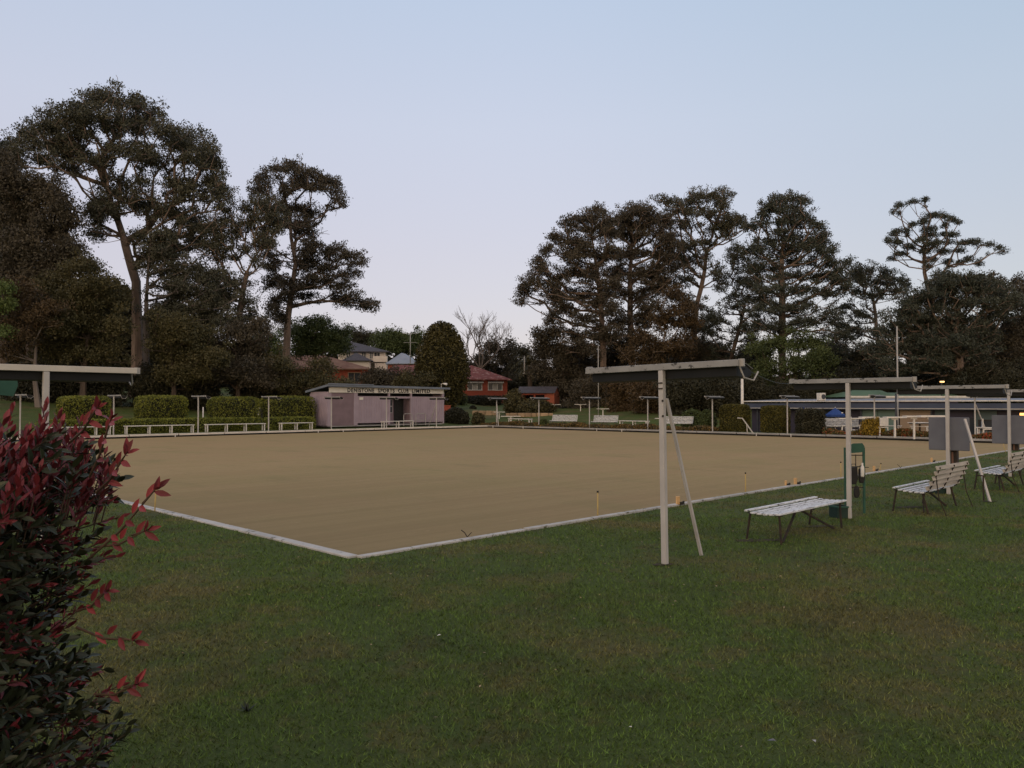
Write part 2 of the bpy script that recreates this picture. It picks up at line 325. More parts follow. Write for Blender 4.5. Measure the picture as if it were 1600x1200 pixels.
def tag(o, label=None, cat=None, group=None, kind=None):
    if label: o['label'] = label
    if cat: o['category'] = cat
    if group: o['group'] = group
    if kind: o['kind'] = kind
    return o
def thing(name, label, cat, loc, rz=0, group=None):
    o = bpy.data.objects.new(name, None); C.objects.link(o); o.location = loc; o.rotation_euler = (0, 0, rz); o.empty_display_size = .2
    return tag(o, label, cat, group)
def copy_tree(o, parent=None):
    c = o.copy(); C.objects.link(c)
    if parent: c.parent = parent
    for ch in list(o.children): copy_tree(ch, c)
    return c
def quads(name, P, m, parent=None, val=None, tri=False):
    """P: (n,4,3) or (n,3,3) array of face corners -> one mesh object with per-face attribute v"""
    n, k = P.shape[0], P.shape[1]
    me = bpy.data.meshes.new(name); me.vertices.add(n*k); me.vertices.foreach_set('co', P.reshape(-1).astype(np.float32))
    me.loops.add(n*k); me.loops.foreach_set('vertex_index', np.arange(n*k, dtype=np.int32))
    me.polygons.add(n); me.polygons.foreach_set('loop_start', np.arange(0, n*k, k, dtype=np.int32))
    me.polygons.foreach_set('loop_total', np.full(n, k, dtype=np.int32))
    me.materials.append(m); me.update(calc_edges=True)
    a = me.attributes.new('v', 'FLOAT', 'FACE')
    a.data.foreach_set('value', (RNG.random(n) if val is None else val).astype(np.float32))
    o = bpy.data.objects.new(name, me); C.objects.link(o)
    if parent: o.parent = parent
    return o
def unit(n):
    d = RNG.normal(size=(n, 3)); return d/np.linalg.norm(d, axis=1)[:, None]
def leafquads(c, l, w, droop=0.4, nrm=None):
    n = len(c); d = unit(n); d[:, 2] = d[:, 2]-droop
    if nrm is not None: d = d*0.8+nrm*0.5
    d /= np.linalg.norm(d, axis=1)[:, None]
    s = np.cross(d, unit(n)); s /= np.linalg.norm(s, axis=1)[:, None]+1e-9
    L = (l*(0.6+0.8*RNG.random(n)))[:, None]; Wd = (w*(0.6+0.8*RNG.random(n)))[:, None]
    P = np.empty((n, 4, 3)); P[:, 0] = c-d*L*.5; P[:, 1] = c+s*Wd*.5; P[:, 2] = c+d*L*.5; P[:, 3] = c-s*Wd*.5
    return P

# ------------------------------------------------------------------ trees
def tree(name, label, D, trunk, r0, lobes, leaf, bark, rc=0.9, ls=0.24, k=1.0, cov=1.1, spread=0.5, flat=0.55, group=None, cat='tree', attach=0.35, fill=1.0):
    if k < 1.6: rc *= .70; cov *= .84; ls *= .92
    base = W(trunk[0][0], trunk[0][1], D); gz = Hxy(base.x, base.y)
    pts = [Vector((base.x, D, gz-0.1))]
    for i, (px, py) in enumerate(trunk[1:] if base.z < gz+.3 else trunk):
        q = W(px, py, D); q.y += random.uniform(-.3, .3); pts.append(q)
    nodes = []; par = []; 
    L = 0; seg = []
    for i in range(len(pts)-1):                                  # resample the trunk
        d = pts[i+1]-pts[i]; nn = max(1, int(d.length/0.8))
        for j in range(nn): seg.append(pts[i]+d*(j/nn))
    seg.append(pts[-1])
    plen = []
    for i, p in enumerate(seg): nodes.append(p); par.append(i-1); plen.append(0 if i == 0 else plen[-1]+(p-seg[i-1]).length)
    ntr = len(seg)
    allx = [l[0] for l in lobes]; wpx = (max(allx)-min(allx))/2+20; Rd = wpx/F*D*spread
    cl = []
    for (cx, cy, rx, ry) in lobes:
        Ax = rx*D/F; Az = ry*D/F; area = math.pi*Ax*Az
        n = max(1, int(round(area/(math.pi*rc*rc*flat)*k*(1.9 if k < 1.6 else 1.6))))
        dl = random.uniform(-1, 1)*Rd*0.75
        for _ in range(n):
            t = random.uniform(0, 2*math.pi); r = math.sqrt(random.random())
            fx = max(0.0, 1-rc*0.75/Ax); fz = max(0.0, 1-rc*flat*0.75/Az)
            x = cx+math.cos(t)*r*rx*fx; y = cy+math.sin(t)*r*ry*fz
            cl.append(W(x, y, D+dl+random.uniform(-1, 1)*min(Ax, Rd)*.8))
    thin = set()
    if k < 1.6 and fill > 0:
        nf = int(len(cl)*fill*.72)
        for _ in range(nf):
            a_ = random.choice(lobes); nb = sorted(lobes, key=lambda l: (l[0]-a_[0])**2+((l[1]-a_[1])*1.4)**2)[1:6]; b_ = random.choice(nb); t = random.uniform(.2, .8)
            x = a_[0]+(b_[0]-a_[0])*t+random.gauss(0, 5); y = a_[1]+(b_[1]-a_[1])*t+random.gauss(0, 4)
            thin.add(len(cl)); cl.append(W(x, y, D+random.uniform(-1, 1)*Rd*.8))
    spray = set()
    for _ in range(int(len(cl)*(.7 if k < 1.6 else .45)*(1 if fill > .3 else .6))):
        (cx, cy, rx, ry) = random.choice(lobes); t = random.uniform(0, 2*math.pi); r = random.uniform(.55, 1.1 if fill > .3 else .85)
        q = W(cx+math.cos(t)*r*(rx+(3 if fill > .3 else 0)), cy+math.sin(t)*r*(ry*1.25+(3 if fill > .3 else 0)), D+random.uniform(-1, 1)*Rd*.9); spray.add(tuple(q)); cl.append(q)
    thinp = {tuple(cl[i]) for i in thin}
    low = seg[max(1, int(ntr*.45))]
    cl.sort(key=lambda c: (c-seg[-1]).length+0.3*(c-low).length)
    NA = np.zeros((ntr+len(cl)*14, 3)); NL = np.zeros(len(NA)); 
    for i, p in enumerate(nodes): NA[i] = p; NL[i] = plen[i]
    cnt = ntr; tips = []
    lo_i = max(1, int(ntr*0.30))
    for c in cl:
        a = np.array(c)-np.array((0, 0, rc*flat*.5)); dd = NA[lo_i:cnt]-a; dist = np.linalg.norm(dd, axis=1)
        cost = dist+attach*NL[lo_i:cnt]*.6+np.maximum(0, dd[:, 2])*1.5
        j = lo_i+int(np.argmin(cost)); q = NA[j].copy(); d = a-q; Ld = np.linalg.norm(d); m = min(12, max(1, int(Ld/0.9)))
        prev = j; off = RNG.normal(size=3)*Ld*.06; off[2] = -abs(Ld)*.07
        for s_ in range(1, m+1):
            t = s_/m; p = q+d*t+off*math.sin(math.pi*t)+RNG.normal(size=3)*.05
            NA[cnt] = p; NL[cnt] = NL[prev]+Ld/m; par.append(prev); prev = cnt; cnt += 1
        tips.append(prev)
    base_cnt = cnt; extra = int((cnt-ntr)*.16) if k < 1.6 and fill > .3 else 0
    if extra:
        NA = np.concatenate([NA, np.zeros((extra*3, 3))]); NL = np.concatenate([NL, np.zeros(extra*3)])
        for _ in range(extra):
            j = random.randrange(ntr, base_cnt); dv = NA[j]-NA[par[j]]; dv = dv/(np.linalg.norm(dv)+1e-6)+RNG.normal(size=3)*.7; dv[2] += .25; dv /= np.linalg.norm(dv); prev = j
            for s_ in range(3):
                NA[cnt] = NA[prev]+dv*random.uniform(.15, .35)+RNG.normal(size=3)*.06; par.append(prev); prev = cnt; cnt += 1
    load = np.zeros(cnt)
    for t in tips: load[t] += 1
    for i in range(cnt-1, 0, -1): load[par[i]] += load[i]
    rad = 0.017*np.sqrt(np.maximum(load, 1)); 
    for i in range(ntr):
        t = i/(ntr-1); rad[i] = max(rad[i]*.6, r0*(1-.75*t))
    rad[:ntr][:3] *= np.array([1.35, 1.15, 1.05])[:min(3, ntr)]
    mx = r0*0.36
    rad[ntr:] = np.minimum(rad[ntr:], mx)
    # tubes
    idx = [i for i in range(1, cnt)]; A = NA[[par[i] for i in idx]]; B = NA[idx]
    ra = np.array([min(rad[par[i]], rad[i]*1.6) if i >= ntr else rad[par[i]] for i in idx]); rb = rad[idx]
    d = B-A; ln = np.linalg.norm(d, axis=1)+1e-9; d /= ln[:, None]; B = B+d*(rb*.3)[:, None]
    up = np.where(np.abs(d[:, 2:3]) < .9, np.array([[0, 0, 1.]]), np.array([[1., 0, 0]]))
    a_ = np.cross(d, up); a_ /= np.linalg.norm(a_, axis=1)[:, None]; b_ = np.cross(d, a_)
    K = 6; faces = []
    for q in range(K):
        t0, t1 = 2*math.pi*q/K, 2*math.pi*(q+1)/K
        o0 = a_*math.cos(t0)+b_*math.sin(t0); o1 = a_*math.cos(t1)+b_*math.sin(t1)
        faces.append(np.stack([A+o0*ra[:, None], A+o1*ra[:, None], B+o1*rb[:, None], B+o0*rb[:, None]], 1))
    P = np.concatenate(faces, 0)
    o = thing(name, label, cat, tuple(pts[0]), 0, group); off = np.array(pts[0])
    tr = quads('trunk', P-off, bark, o)
    tr.data.polygons.foreach_set('use_smooth', [True]*len(tr.data.polygons))
    # leaves
    LP = []; lw = ls*.42; nl = int(cov*math.pi*rc*rc/(.5*ls*lw))
    vals = []
    for c in cl:
        th_ = tuple(c) in thinp; sp_ = tuple(c) in spray; n = int(nl*random.uniform(.65, 1.2)*(.30 if sp_ else .55 if th_ else 1)); dirs = unit(n); rr = RNG.random(n)**(1/2.4)
        sc_ = random.uniform(.75, 1.2)*(.62 if sp_ else .8 if th_ else 1)
        s3 = np.array([rc*random.uniform(.85, 1.2), rc*random.uniform(.85, 1.2), rc*(flat+(.25 if sp_ else .08))])*sc_
        p = dirs*rr[:, None]*s3
        p[:, 2] -= (p[:, 0]**2+p[:, 1]**2)/(rc*rc)*rc*.16     # domed cap
        jit = RNG.random(n) < .25; p[jit] *= RNG.uniform(1.1, 1.6, size=(jit.sum(), 1))
        LP.append(p+np.array(c)); vals.append(np.clip(RNG.random(n)*.6+random.random()*.4, 0, 1))
    LP = np.concatenate(LP); vals = np.concatenate(vals)
    quads('crown', leafquads(LP, ls, lw, .7 if k < 1.6 else .4)-off, leaf, o, vals)
    return o

def ico(n=1500):
    i = np.arange(n)+.5; ph = np.arccos(1-2*i/n); th = math.pi*(1+5**.5)*i
    return np.stack([np.cos(th)*np.sin(ph), np.sin(th)*np.sin(ph), np.cos(ph)], 1)
def core_mesh(shape, sx, sy, sz, lump, seed, sc_=.9, nu=20, nv=12):
    vs = []; fs = []
    for j in range(nv+1):
        for i in range(nu):
            ph = math.pi*j/nv; th = 2*math.pi*i/nu
            d = np.array([[math.cos(th)*math.sin(ph), math.sin(th)*math.sin(ph), math.cos(ph)]])
            vs.append(tuple((surf(shape, d, sx, sy, sz, lump, seed)*sc_)[0]))
    for j in range(nv):
        for i in range(nu): fs.append((j*nu+i, j*nu+(i+1) % nu, (j+1)*nu+(i+1) % nu, (j+1)*nu+i))
    return vs, fs
def surf(shape, d, sx, sy, sz, lump, seed):
    """point on a closed shape in direction d; z is measured from the shape centre"""
    if shape == 'box':
        p = 7.0; r = (np.abs(d[:, 0])**p+np.abs(d[:, 1])**p+np.abs(d[:, 2])**p)**(-1/p); q = d*r[:, None]
    elif shape == 'cone':
        q = d.copy(); t = (q[:, 2]+1)/2; w = 1.0-np.clip(t-.35, 0, 1)**1.6*.75; q[:, 0] *= w; q[:, 1] *= w
    else: q = d.copy()
    l = 1+lump*(np.sin(q[:, 0]*5+seed)*np.cos(q[:, 1]*4.3+seed*2)+.6*np.sin(q[:, 2]*7+seed*3+q[:, 0]*6)+.5*np.cos(q[:, 0]*11+q[:, 1]*9+seed))
    return q*l[:, None]*np.array([[sx, sy, sz]])
def bush(name, label, cat, x, y, z0, sx, sy, sz, leaf, shape='ball', rz=0, ls=.12, n=6000, lump=.04, core=None, fuzz=.06, group=None, droop=0.1, stem=None):
    """sx, sy, sz are half sizes; z0 is the underside"""
    seed = random.random()*10
    o = thing(name, label, cat, (x, y, z0), rz, group)
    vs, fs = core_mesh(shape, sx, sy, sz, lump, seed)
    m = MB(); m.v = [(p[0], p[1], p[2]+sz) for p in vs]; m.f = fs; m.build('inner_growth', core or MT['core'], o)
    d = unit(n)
    if shape == 'box':
        d = RNG.uniform(-1, 1, size=(n, 3)); ax = RNG.choice(3, n, p=np.array([sy*sz, sx*sz, sx*sy])/(sy*sz+sx*sz+sx*sy)); sg = RNG.choice([-1, 1], n)
        d[np.arange(n), ax] = sg; nrm0 = np.zeros((n, 3)); nrm0[np.arange(n), ax] = sg; d /= np.linalg.norm(d, axis=1)[:, None]
    else: nrm0 = d
    p = surf(shape, d, sx, sy, sz, lump, seed)*(1+(RNG.random(n)-.62)[:, None]*fuzz*2.2)
    p[:, 2] += sz
    p = p[p[:, 2] > -.02]; nn = len(p)
    quads('foliage', leafquads(p, ls, ls*.5, droop, None), leaf, o)
    return o

# ------------------------------------------------------------------ ground
def gridlines():
    out = [-700, -400, -250, -150, -90, -60, -40, -25, -15, -8, -3, 0, S]
    x = S
    for st in [1]*8+[2]*12+[4]*12+[10]*8+[30]*5+[120]*4: x += st; out.append(x)
    return sorted(out+[S*.25, S*.5, S*.75])
gl = gridlines(); m = MB(); idx = {}
EDGE = 0.0
for i, a in enumerate(gl):
    for j, b in enumerate(gl):
        x, y = AB(a, b); idx[i, j] = len(m.v); m.v.append((x, y, H(a, b)))
for i in range(len(gl)-1):
    for j in range(len(gl)-1):
        if gl[i] >= 0 and gl[i+1] <= S and gl[j] >= 0 and gl[j+1] <= S: continue
        m.f.append((idx[i, j], idx[i+1, j], idx[i+1, j+1], idx[i, j+1]))
tag(m.build('ground', MT['lawn'], smooth=False), kind='structure')
def rect(a0, a1, b0, b1, z): return [(*AB(a0, b0), z), (*AB(a1, b0), z), (*AB(a1, b1), z), (*AB(a0, b1), z)]
g = .32
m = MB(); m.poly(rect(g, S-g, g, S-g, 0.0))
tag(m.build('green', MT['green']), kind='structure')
m = MB(); m.poly(rect(-.02, S+.02, -.02, S+.02, -.14))
for (p, q) in (((0, 0), (S, 0)), ((S, 0), (S, S)), ((S, S), (0, S)), ((0, S), (0, 0))):
    a, b = AB(*p), AB(*q); m.poly([(*a, -.14), (*b, -.14), (*b, .125), (*a, .125)])
c4 = ((g, g), (S-g, g), (S-g, S-g), (g, S-g))
for i in range(4):
    a, b = AB(*c4[i]), AB(*c4[(i+1) % 4]); m.poly([(*a, -.14), (*b, -.14), (*b, -.003), (*a, -.003)])
tag(m.build('ditch', MT['ditch']), kind='structure')

def kerb(label, p, q, out, w, z0, z1, mt, step=2.4, group='kerb boards round the green'):
    """one kerb made of boards laid end to end, out = outward plan direction"""
    o = thing('kerb', label, 'kerb', (*AB(*p), 0), 0, group); L = math.hypot(q[0]-p[0], q[1]-p[1]); n = int(L/step); b0 = Vector((*AB(*p), 0)); d = (Vector((*AB(*q), 0))-b0)/n
    m = MB(); ov = Vector((out[0], out[1], 0))
    for i in range(n):
        j0 = random.uniform(-.012, .012); j1 = random.uniform(-.01, .01)
        s = b0+d*(i+.008)+ov*(w/2+j0-.02); e_ = b0+d*(i+.992)+ov*(w/2+j1-.02)
        zc = (z0+z1)/2+random.uniform(-.004, .006)
        s.z = e_.z = zc; m.bar(tuple(s-b0), tuple(e_-b0), w, z1-z0)
    m.build('board', mt, o, bevel=.008)
    return o
kerb('pale concrete kerb along the near left side of the green', (0, .0), (0, S), (-U[0], -U[1]), .125, .02, .150, MT['kerb'])
kerb('pale concrete kerb along the near right side of the green', (-.02, 0), (S, 0), (-V[0], -V[1]), .09, .02, .155, MT['kerb'])
kerb('white kerb board along the far left side, in front of the mauve shed', (0, S), (S, S), V, .10, .065, .165, MT['kerbw'])
kk = kerb('grey kerb board along the far right side, in front of the clubhouse', (S, S), (S, 0), U, .12, .075, .165, MT['kerbg'])
# rink ticks on the far ditch walls
for (pxs, P0, d, nrm) in (([274, 497, 536], AB(0, S), U, (-V[0], -V[1])), ([771, 818, 933, 972, 1182, 1236, 1460], AB(S, S), (-V[0], -V[1]), (-U[0], -U[1]))):
    for px in pxs:
        t = onl(P0, d, px); x, y = P0[0]+d[0]*t+nrm[0]*.045, P0[1]+d[1]*t+nrm[1]*.045
        m = MB(); m.box((0, 0, .05), (.045, .03, .16)); m.box((0, 0, .137), (.055, .04, .014))
        o = m.build('rink_marker', MT['white']); o.location = (x, y, 0); o.rotation_euler.z = AU
        tag(o, 'small white tick fixed on the far ditch wall of the green', 'marker', 'white ticks on the ditch wall')

# ------------------------------------------------------------------ grass blades near the camera
def grass():
    pts = []
    for (d0, d1, dens) in ((2.9, 4.6, 6500), (4.6, 7.0, 4200), (7.0, 11.0, 1900), (11.0, 18.0, 650), (18.0, 27.0, 160)):
        hw = .95*d1+.8; area = 2*hw*(d1-d0); n = int(area*dens)
        x = RNG.uniform(-hw, hw, n); y = RNG.uniform(d0, d1, n); ok = np.abs(x) < .95*y+.8
        x, y = x[ok], y[ok]
        a = (x-N[0])*U[0]+(y-N[1])*U[1]; b = (x-N[0])*V[0]+(y-N[1])*V[1]
        ok = ~((a > -.115) & (b > -.075))
        lowf = .5+.5*np.sin(x*1.7+3*np.sin(y*.9))*np.cos(y*2.1+2*np.sin(x*1.3))
        ok &= RNG.random(len(x)) < .55+.45*lowf
        pts.append(np.stack([x[ok], y[ok], np.full(ok.sum(), .128), np.full(ok.sum(), d0)], 1))
    P = np.concatenate(pts); n = len(P); w = .0022+.0007*P[:, 3]*.5
    h = (.010+.016*RNG.random(n)**1.5)*(1+.05*P[:, 3]); an = RNG.uniform(0, 2*math.pi, n); lean = RNG.normal(size=(n, 2))*h[:, None]*.75
    T = np.empty((n, 3, 3)); c = P[:, :3]; s = np.stack([np.cos(an)*w, np.sin(an)*w, np.zeros(n)], 1)
    T[:, 0] = c-s; T[:, 1] = c+s; T[:, 2] = c+np.stack([lean[:, 0], lean[:, 1], h], 1)
    o = quads('grass', T, MT['blade']); tag(o, 'short mown grass of the near lawn', 'grass', kind='stuff')
grass()

def litter():
    n = 420; x = RNG.uniform(-1.5, 5.5, n); y = RNG.normal(8.2, 1.6, n)
    x2 = RNG.uniform(-3, 6, 160); y2 = RNG.uniform(3, 9, 160); x = np.concatenate([x, x2]); y = np.concatenate([y, y2])
    a = (x-N[0])*U[0]+(y-N[1])*U[1]; b = (x-N[0])*V[0]+(y-N[1])*V[1]; ok = ~((a > -.2) & (b > -.2)) & (y > 3)
    P = np.stack([x[ok], y[ok], .148+.012*RNG.random(ok.sum())], 1)
    q = leafquads(P, .022, .014, 0); q[:, :, 2] = P[:, None, 2]+(q[:, :, 2]-P[:, None, 2])*.4
    o = quads('leaf_litter', q, mat('dry_leaf', (0.34, 0.27, 0.17), (0.16, 0.11, 0.07), 30, 0.7)); tag(o, 'scattered small dry leaves on the lawn near the green', 'leaf litter', kind='stuff')
litter()
# ------------------------------------------------------------------ light poles
def make_pole(name, label, brace=False, bm=None):
    o = thing(name, label, 'light pole', (0, 0, 0), 0, 'light poles round the green')
    bm = bm or MT['beam']
    m = MB(); m.box((0, 0, .95), (.054, .054, 1.90)); m.build('post', MT['pole'], o, bevel=.006)
    m = MB(); m.box((0, 0, 1.933), (1.67, .06, .062)); m.box((-.80, 0, 1.97), (.05, .05, .014)); m.build('crossbar', bm, o, bevel=.004)
    # trough hood hung on the far side of the crossbar
    m = MB(); sec = [(.033, 1.92), (.20, 1.925), (.31, 1.87), (.31, 1.825), (.20, 1.805), (.033, 1.815)]
    hl = .79
    m.poly([(-hl, a, b) for a, b in sec], (2*hl, 0, 0)); m.build('lamp_hood', MT['hood'], o)
    m = MB(); m.poly([(-hl-.01, .033, 1.926), (hl+.01, .033, 1.926), (hl+.01, .20, 1.931), (-hl-.01, .20, 1.931)], (0, 0, .006)); m.poly([(-hl-.01, .2005, 1.931), (hl+.01, .2005, 1.931), (hl+.01, .325, 1.885), (-hl-.01, .325, 1.885)], (0, 0.003, .006))
    m.build('hood_cover', MT['hoodtop'], o)
    m = MB()
    for sx in (1,):
        m.tube([(sx*.80, .05, 1.93), (sx*.83, .10, 1.80), (sx*.86, .22, 1.775), (sx*.85, .33, 1.86)], .008, 6)
        m.box((sx*.85, .02, 1.935), (.05, .03, .07))
    m.build('end_bracket', MT['greysteel'], o)
    if brace:
        for z in (1.45, 1.60): MB().box((.024, -.030, z), (.014, .014, .02)).build('bolt', MT['iron'], o)
        for z in (1.72, 1.775): MB().box((0, -.030, z), (.05, .012, .012)).build('clip', MT['iron'], o)
        m = MB(); m.bar(brace[0], brace[1], .028, .028); m.build('brace', MT['pole'], o)
    return o
def loc2(rz, dx, dy): return (dx*math.cos(-rz)-dy*math.sin(-rz), dx*math.sin(-rz)+dy*math.cos(-rz))
RN = AV+math.pi       # near right side: crossbar square to the edge, hood away from the camera
p1 = G(1039, 882); f1 = G(1096, 868); lx, ly = loc2(RN, f1.x-p1.x, f1.y-p1.y)
P1 = make_pole('light_pole', 'white lamp post with weathered crossbar and diagonal brace, nearest on the right lawn', brace=((.03, .03, 1.62), (lx, ly, 0)))
P1.location = (p1.x, p1.y, .13); P1.rotation_euler = (0, R(-0.8), RN)
for ch_ in P1.children:
    if ch_.name.split('.')[0] in ('crossbar', 'lamp_hood', 'hood_cover'): ch_.scale.x = 1.07; ch_.location.x = -.055
proto = make_pole('light_pole', 'white lamp post with green box at its foot, beside the plain bench')
q = W(1327, 800, 10.85); proto.location = (q.x, q.y, .13); proto.rotation_euler.z = RN; proto.scale = (1, 1, .977)
q3 = W(1482, 760, 13.75); o = copy_tree(proto); o.location = (q3.x, q3.y, .13); o.scale = (1.06, 1, .962); tag(o, 'white lamp post holding the nearer grey board, behind the slatted bench')
bz = MB(); fb = G(1542, 784); tb = W(1506, 655, 13.5); l0 = loc2(RN, fb.x-q3.x, fb.y-q3.y); l1 = loc2(RN, tb.x-q3.x, tb.y-q3.y)
bz.bar((l0[0], l0[1], 0), (l1[0], l1[1], (tb.z-.13)/.962), .032, .032); ob = bz.build('brace', MT['pole'], o)
q4 = W(1578, 735, 17.05); o = copy_tree(proto); o.location = (q4.x, q4.y, .13); o.scale = (1.06, 1, .957); tag(o, 'white lamp post at the right picture edge, holding the farther grey board')
q = W(69, 780, 8.05); o = copy_tree(proto); o.location = (q.x, q.y, .13); o.rotation_euler.z = AU; o.scale = (1.06, 1, 1.0)
tag(o, 'white lamp post with clean cream crossbar rising behind the red-leaved shrub')
for ch in o.children:
    if ch.name.startswith('crossbar'):
        ch.data = ch.data.copy(); ch.data.materials[0] = MT['beamclean']
LEFT_POLE = q
# far left side
farl = {32: 'far lamp post seen left of the big white post, at the picture edge', 178: 'far lamp post between the two leftmost clipped hedge blocks', 310: 'far lamp post between the second and third clipped hedge blocks',
        420: 'far lamp post in front of the clipped block left of the mauve shed', 518: 'far lamp post in front of the left corner of the mauve shed',
        604: 'far lamp post in front of the middle of the mauve shed', 682: 'far lamp post with a leaning brace before the right end of the shed'}
PL = AB(0, S+.55)
for px, lb in farl.items():
    t = onl(PL, U, px); o = copy_tree(proto); o.location = (PL[0]+U[0]*t, PL[1]+U[1]*t, .14); o.rotation_euler.z = RN; o.scale = (1, 1, 1.02); tag(o, lb)
    if px == 682:
        m = MB(); m.bar((.0, -.03, 1.5), (-1.25, .35, 0.0), .035, .035); m.build('brace', MT['pole'], o)
farr = {776: 'far lamp post with a leaning brace below the red brick house', 842: 'far lamp post in front of the brick garage gable', 921: 'far lamp post left of the long backed bench beyond the green',
        1012: 'far lamp post just left of the nearest crossbar post', 1113: 'far lamp post left of the square clipped hedge', 1230: 'far lamp post at the right edge of the second square hedge',
        1366: 'far lamp post in front of the pale teal blinds', 1523: 'far lamp post with a leaning brace before the dark clubhouse window'}
PR = AB(S+.55, S); DR = (-V[0], -V[1])
for px, lb in farr.items():
    t = onl(PR, DR, px); o = copy_tree(proto); o.location = (PR[0]+DR[0]*t, PR[1]+DR[1]*t, .14); o.rotation_euler.z = AU+math.pi; o.scale = (1 if px < 1300 else .85, 1, 1.02); tag(o, lb)
    if px in (776, 1523):
        m = MB(); m.bar((.0, .03, 1.5), (.75 if px == 776 else -1.2, .95 if px == 776 else .3, 0.0), .035, .035); m.build('brace', MT['pole'], o)
# overhead wires strung between near posts
def wire(label, p, q_, sag):
    p, q_ = Vector(p), Vector(q_); pts = [p.lerp(q_, t/12)-Vector((0, 0, sag*math.sin(math.pi*t/12))) for t in range(13)]
    o = MB().tube([tuple(a-p) for a in pts], .004, 5).build('wire', MT['black']); o.location = p; tag(o, label, 'wire', 'wires between the lamp posts')
e1 = P1.location; e2 = proto.location
def endp(P, s, z): return (P[0]+math.cos(RN)*s+math.cos(AU)*.1, P[1]+math.sin(RN)*s+math.sin(AU)*.1, z)
wire('thin wire from the nearest crossbar to the second crossbar', endp(e1, .80, 2.03), endp(e2, -.80, 2.00), .06)
wire('thin wire from the second crossbar to the third crossbar', endp(e2, .80, 2.0), endp((q3.x, q3.y), -.80, 1.98), .05)
wire('thin wire from the third crossbar to the fourth crossbar', endp((q3.x, q3.y), .80, 1.98), endp((q4.x, q4.y), -.80, 1.97), .05)

# ------------------------------------------------------------------ grey boards on posts
def board(label, P, px0, px1, py0, py1, D):
    zt = W(px0, py0, D).z; zb = W(px0, py1, D).z; w = (px1-px0)/F*D/.96; c = W((px0+px1)/2, 640, D)
    o = thing('score_board', label, 'board', (c.x+.05, c.y+.05, zb), RN, 'grey boards hung on the lamp posts')
    m = MB(); m.box((0, 0, (zt-zb)/2), (w, .022, zt-zb)); m.build('panel', MT['board'], o, bevel=.01)
    for zz in (.1, zt-zb-.1): MB().box((0, .022, zz), (w*.9, .02, .035)).build('batten', MT['greysteel'], o)
    return o
board('grey square board on the third lamp post, whole in view', q3, 1452, 1508, 652, 704, 13.78)
board('grey square board cut by the right picture edge', q4, 1553, 1607, 649, 694, 17.08)
# dark boxes strapped to those posts
for lb, px0, px1, py0, py1, D in (('dark weathered box strapped behind the post, just below the whole grey board', 1484, 1496, 704, 726, 13.95), ('dark weathered box strapped behind the post, below the cut grey board', 1580, 1591, 691, 704, 17.25)):
    a = W(px0, py1, D); b = W(px1, py0, D)
    o = thing('meter_box', lb, 'box', ((a.x+b.x)/2, D, a.z), RN, 'dark boxes strapped to posts')
    m = MB(); m.box((0, 0, (b.z-a.z)/2), (b.x-a.x, .12, b.z-a.z)); m.build('casing', MT['iron'], o, bevel=.008)
    m = MB(); m.box((0, 0, (b.z-a.z)+.006), (b.x-a.x+.02, .14, .012)); m.box((0, -.062, (b.z-a.z)*.5), (.03, .008, b.z-a.z-.04)); m.build('lid', MT['rooffawn'], o)

# ------------------------------------------------------------------ green boxes at post feet
def gbox(label, px0, px1, pyb, h):
    a = G(px0, pyb); b = G(px1, pyb); w = (b.x-a.x)*.80; c = (a+b)/2
    o = thing('foot_box', label, 'box', (c.x, c.y+.13, .13), R(12), 'green boxes at the feet of lamp posts')
    m = MB(); t = .018
    m.box((-w/2+t/2, 0, h/2), (t, w, h)); m.box((w/2-t/2, 0, h/2), (t, w, h)); m.box((0, -w/2+t/2, h/2), (w-2*t, t, h)); m.box((0, w/2-t/2, h/2), (w-2*t, t, h)); m.box((0, 0, .02), (w-2*t, w-2*t, .03))
    m.build('body', MT['darkgreen'], o, bevel=.005)
    m = MB(); m.box((0, -w/2-.006, h-.012), (w+.01, .01, .02)); m.box((-w/2-.006, 0, h-.012), (.01, w, .02)); m.build('rim', MT['greenpaint'], o)
gbox('dark green open box at the foot of the second lamp post', 1304, 1333, 811, .17)
gbox('dark green box behind the nearer slatted bench', 1463, 1488, 772, .17)
gbox('dark green box behind the farther slatted bench', 1563, 1583, 745, .17)

# ------------------------------------------------------------------ ball rack beside the second post
rk = G(1352, 803); o = thing('mat_rack', 'green metal rack hung with dark scoops and a white bottle, beside the second lamp post', 'rack', (rk.x, rk.y, .13), R(0))
zt = W(1352, 693, rk.y).z-.13; zb = W(1352, 706, rk.y).z-.13; wd_ = (1352-1329)/F*rk.y
pxm = rk.y/F
m = MB(); m.poly([(-wd_, 0, zt-.03), (-wd_+.05, 0, zt), (-.03, 0, zt+.005), (0, 0, zt-.04), (0, 0, zb), (-wd_*.35, 0, zb-.01), (-wd_*.7, 0, zb-.015), (-wd_, 0, zb-.02)], (0, .02, 0)); m.build('sign_panel', MT['greenpaint'], o)
m = MB(); m.box((0, .03, (zt-.06)/2), (.028, .028, zt-.06)); m.build('leg', MT['greenpaint'], o)
m = MB(); m.box((-wd_-.06, .03, (zt-.06)/2), (.022, .022, zt-.06)); m.build('leg', MT['greenpaint'], o)
m = MB()
for zz in (zb-.05, (803-730)*pxm, (803-762)*pxm): m.tube([(-wd_-.06, .03, zz), (.0, .03, zz)], .008, 6)
m.tube([(-.115, .03, zb-.04), (-.115, .03, (803-770)*pxm)], .006, 6); m.tube([(.01, .03, (803-731)*pxm), (.07, .03, (803-731)*pxm)], .006, 6); m.build('rail', MT['iron'], o)
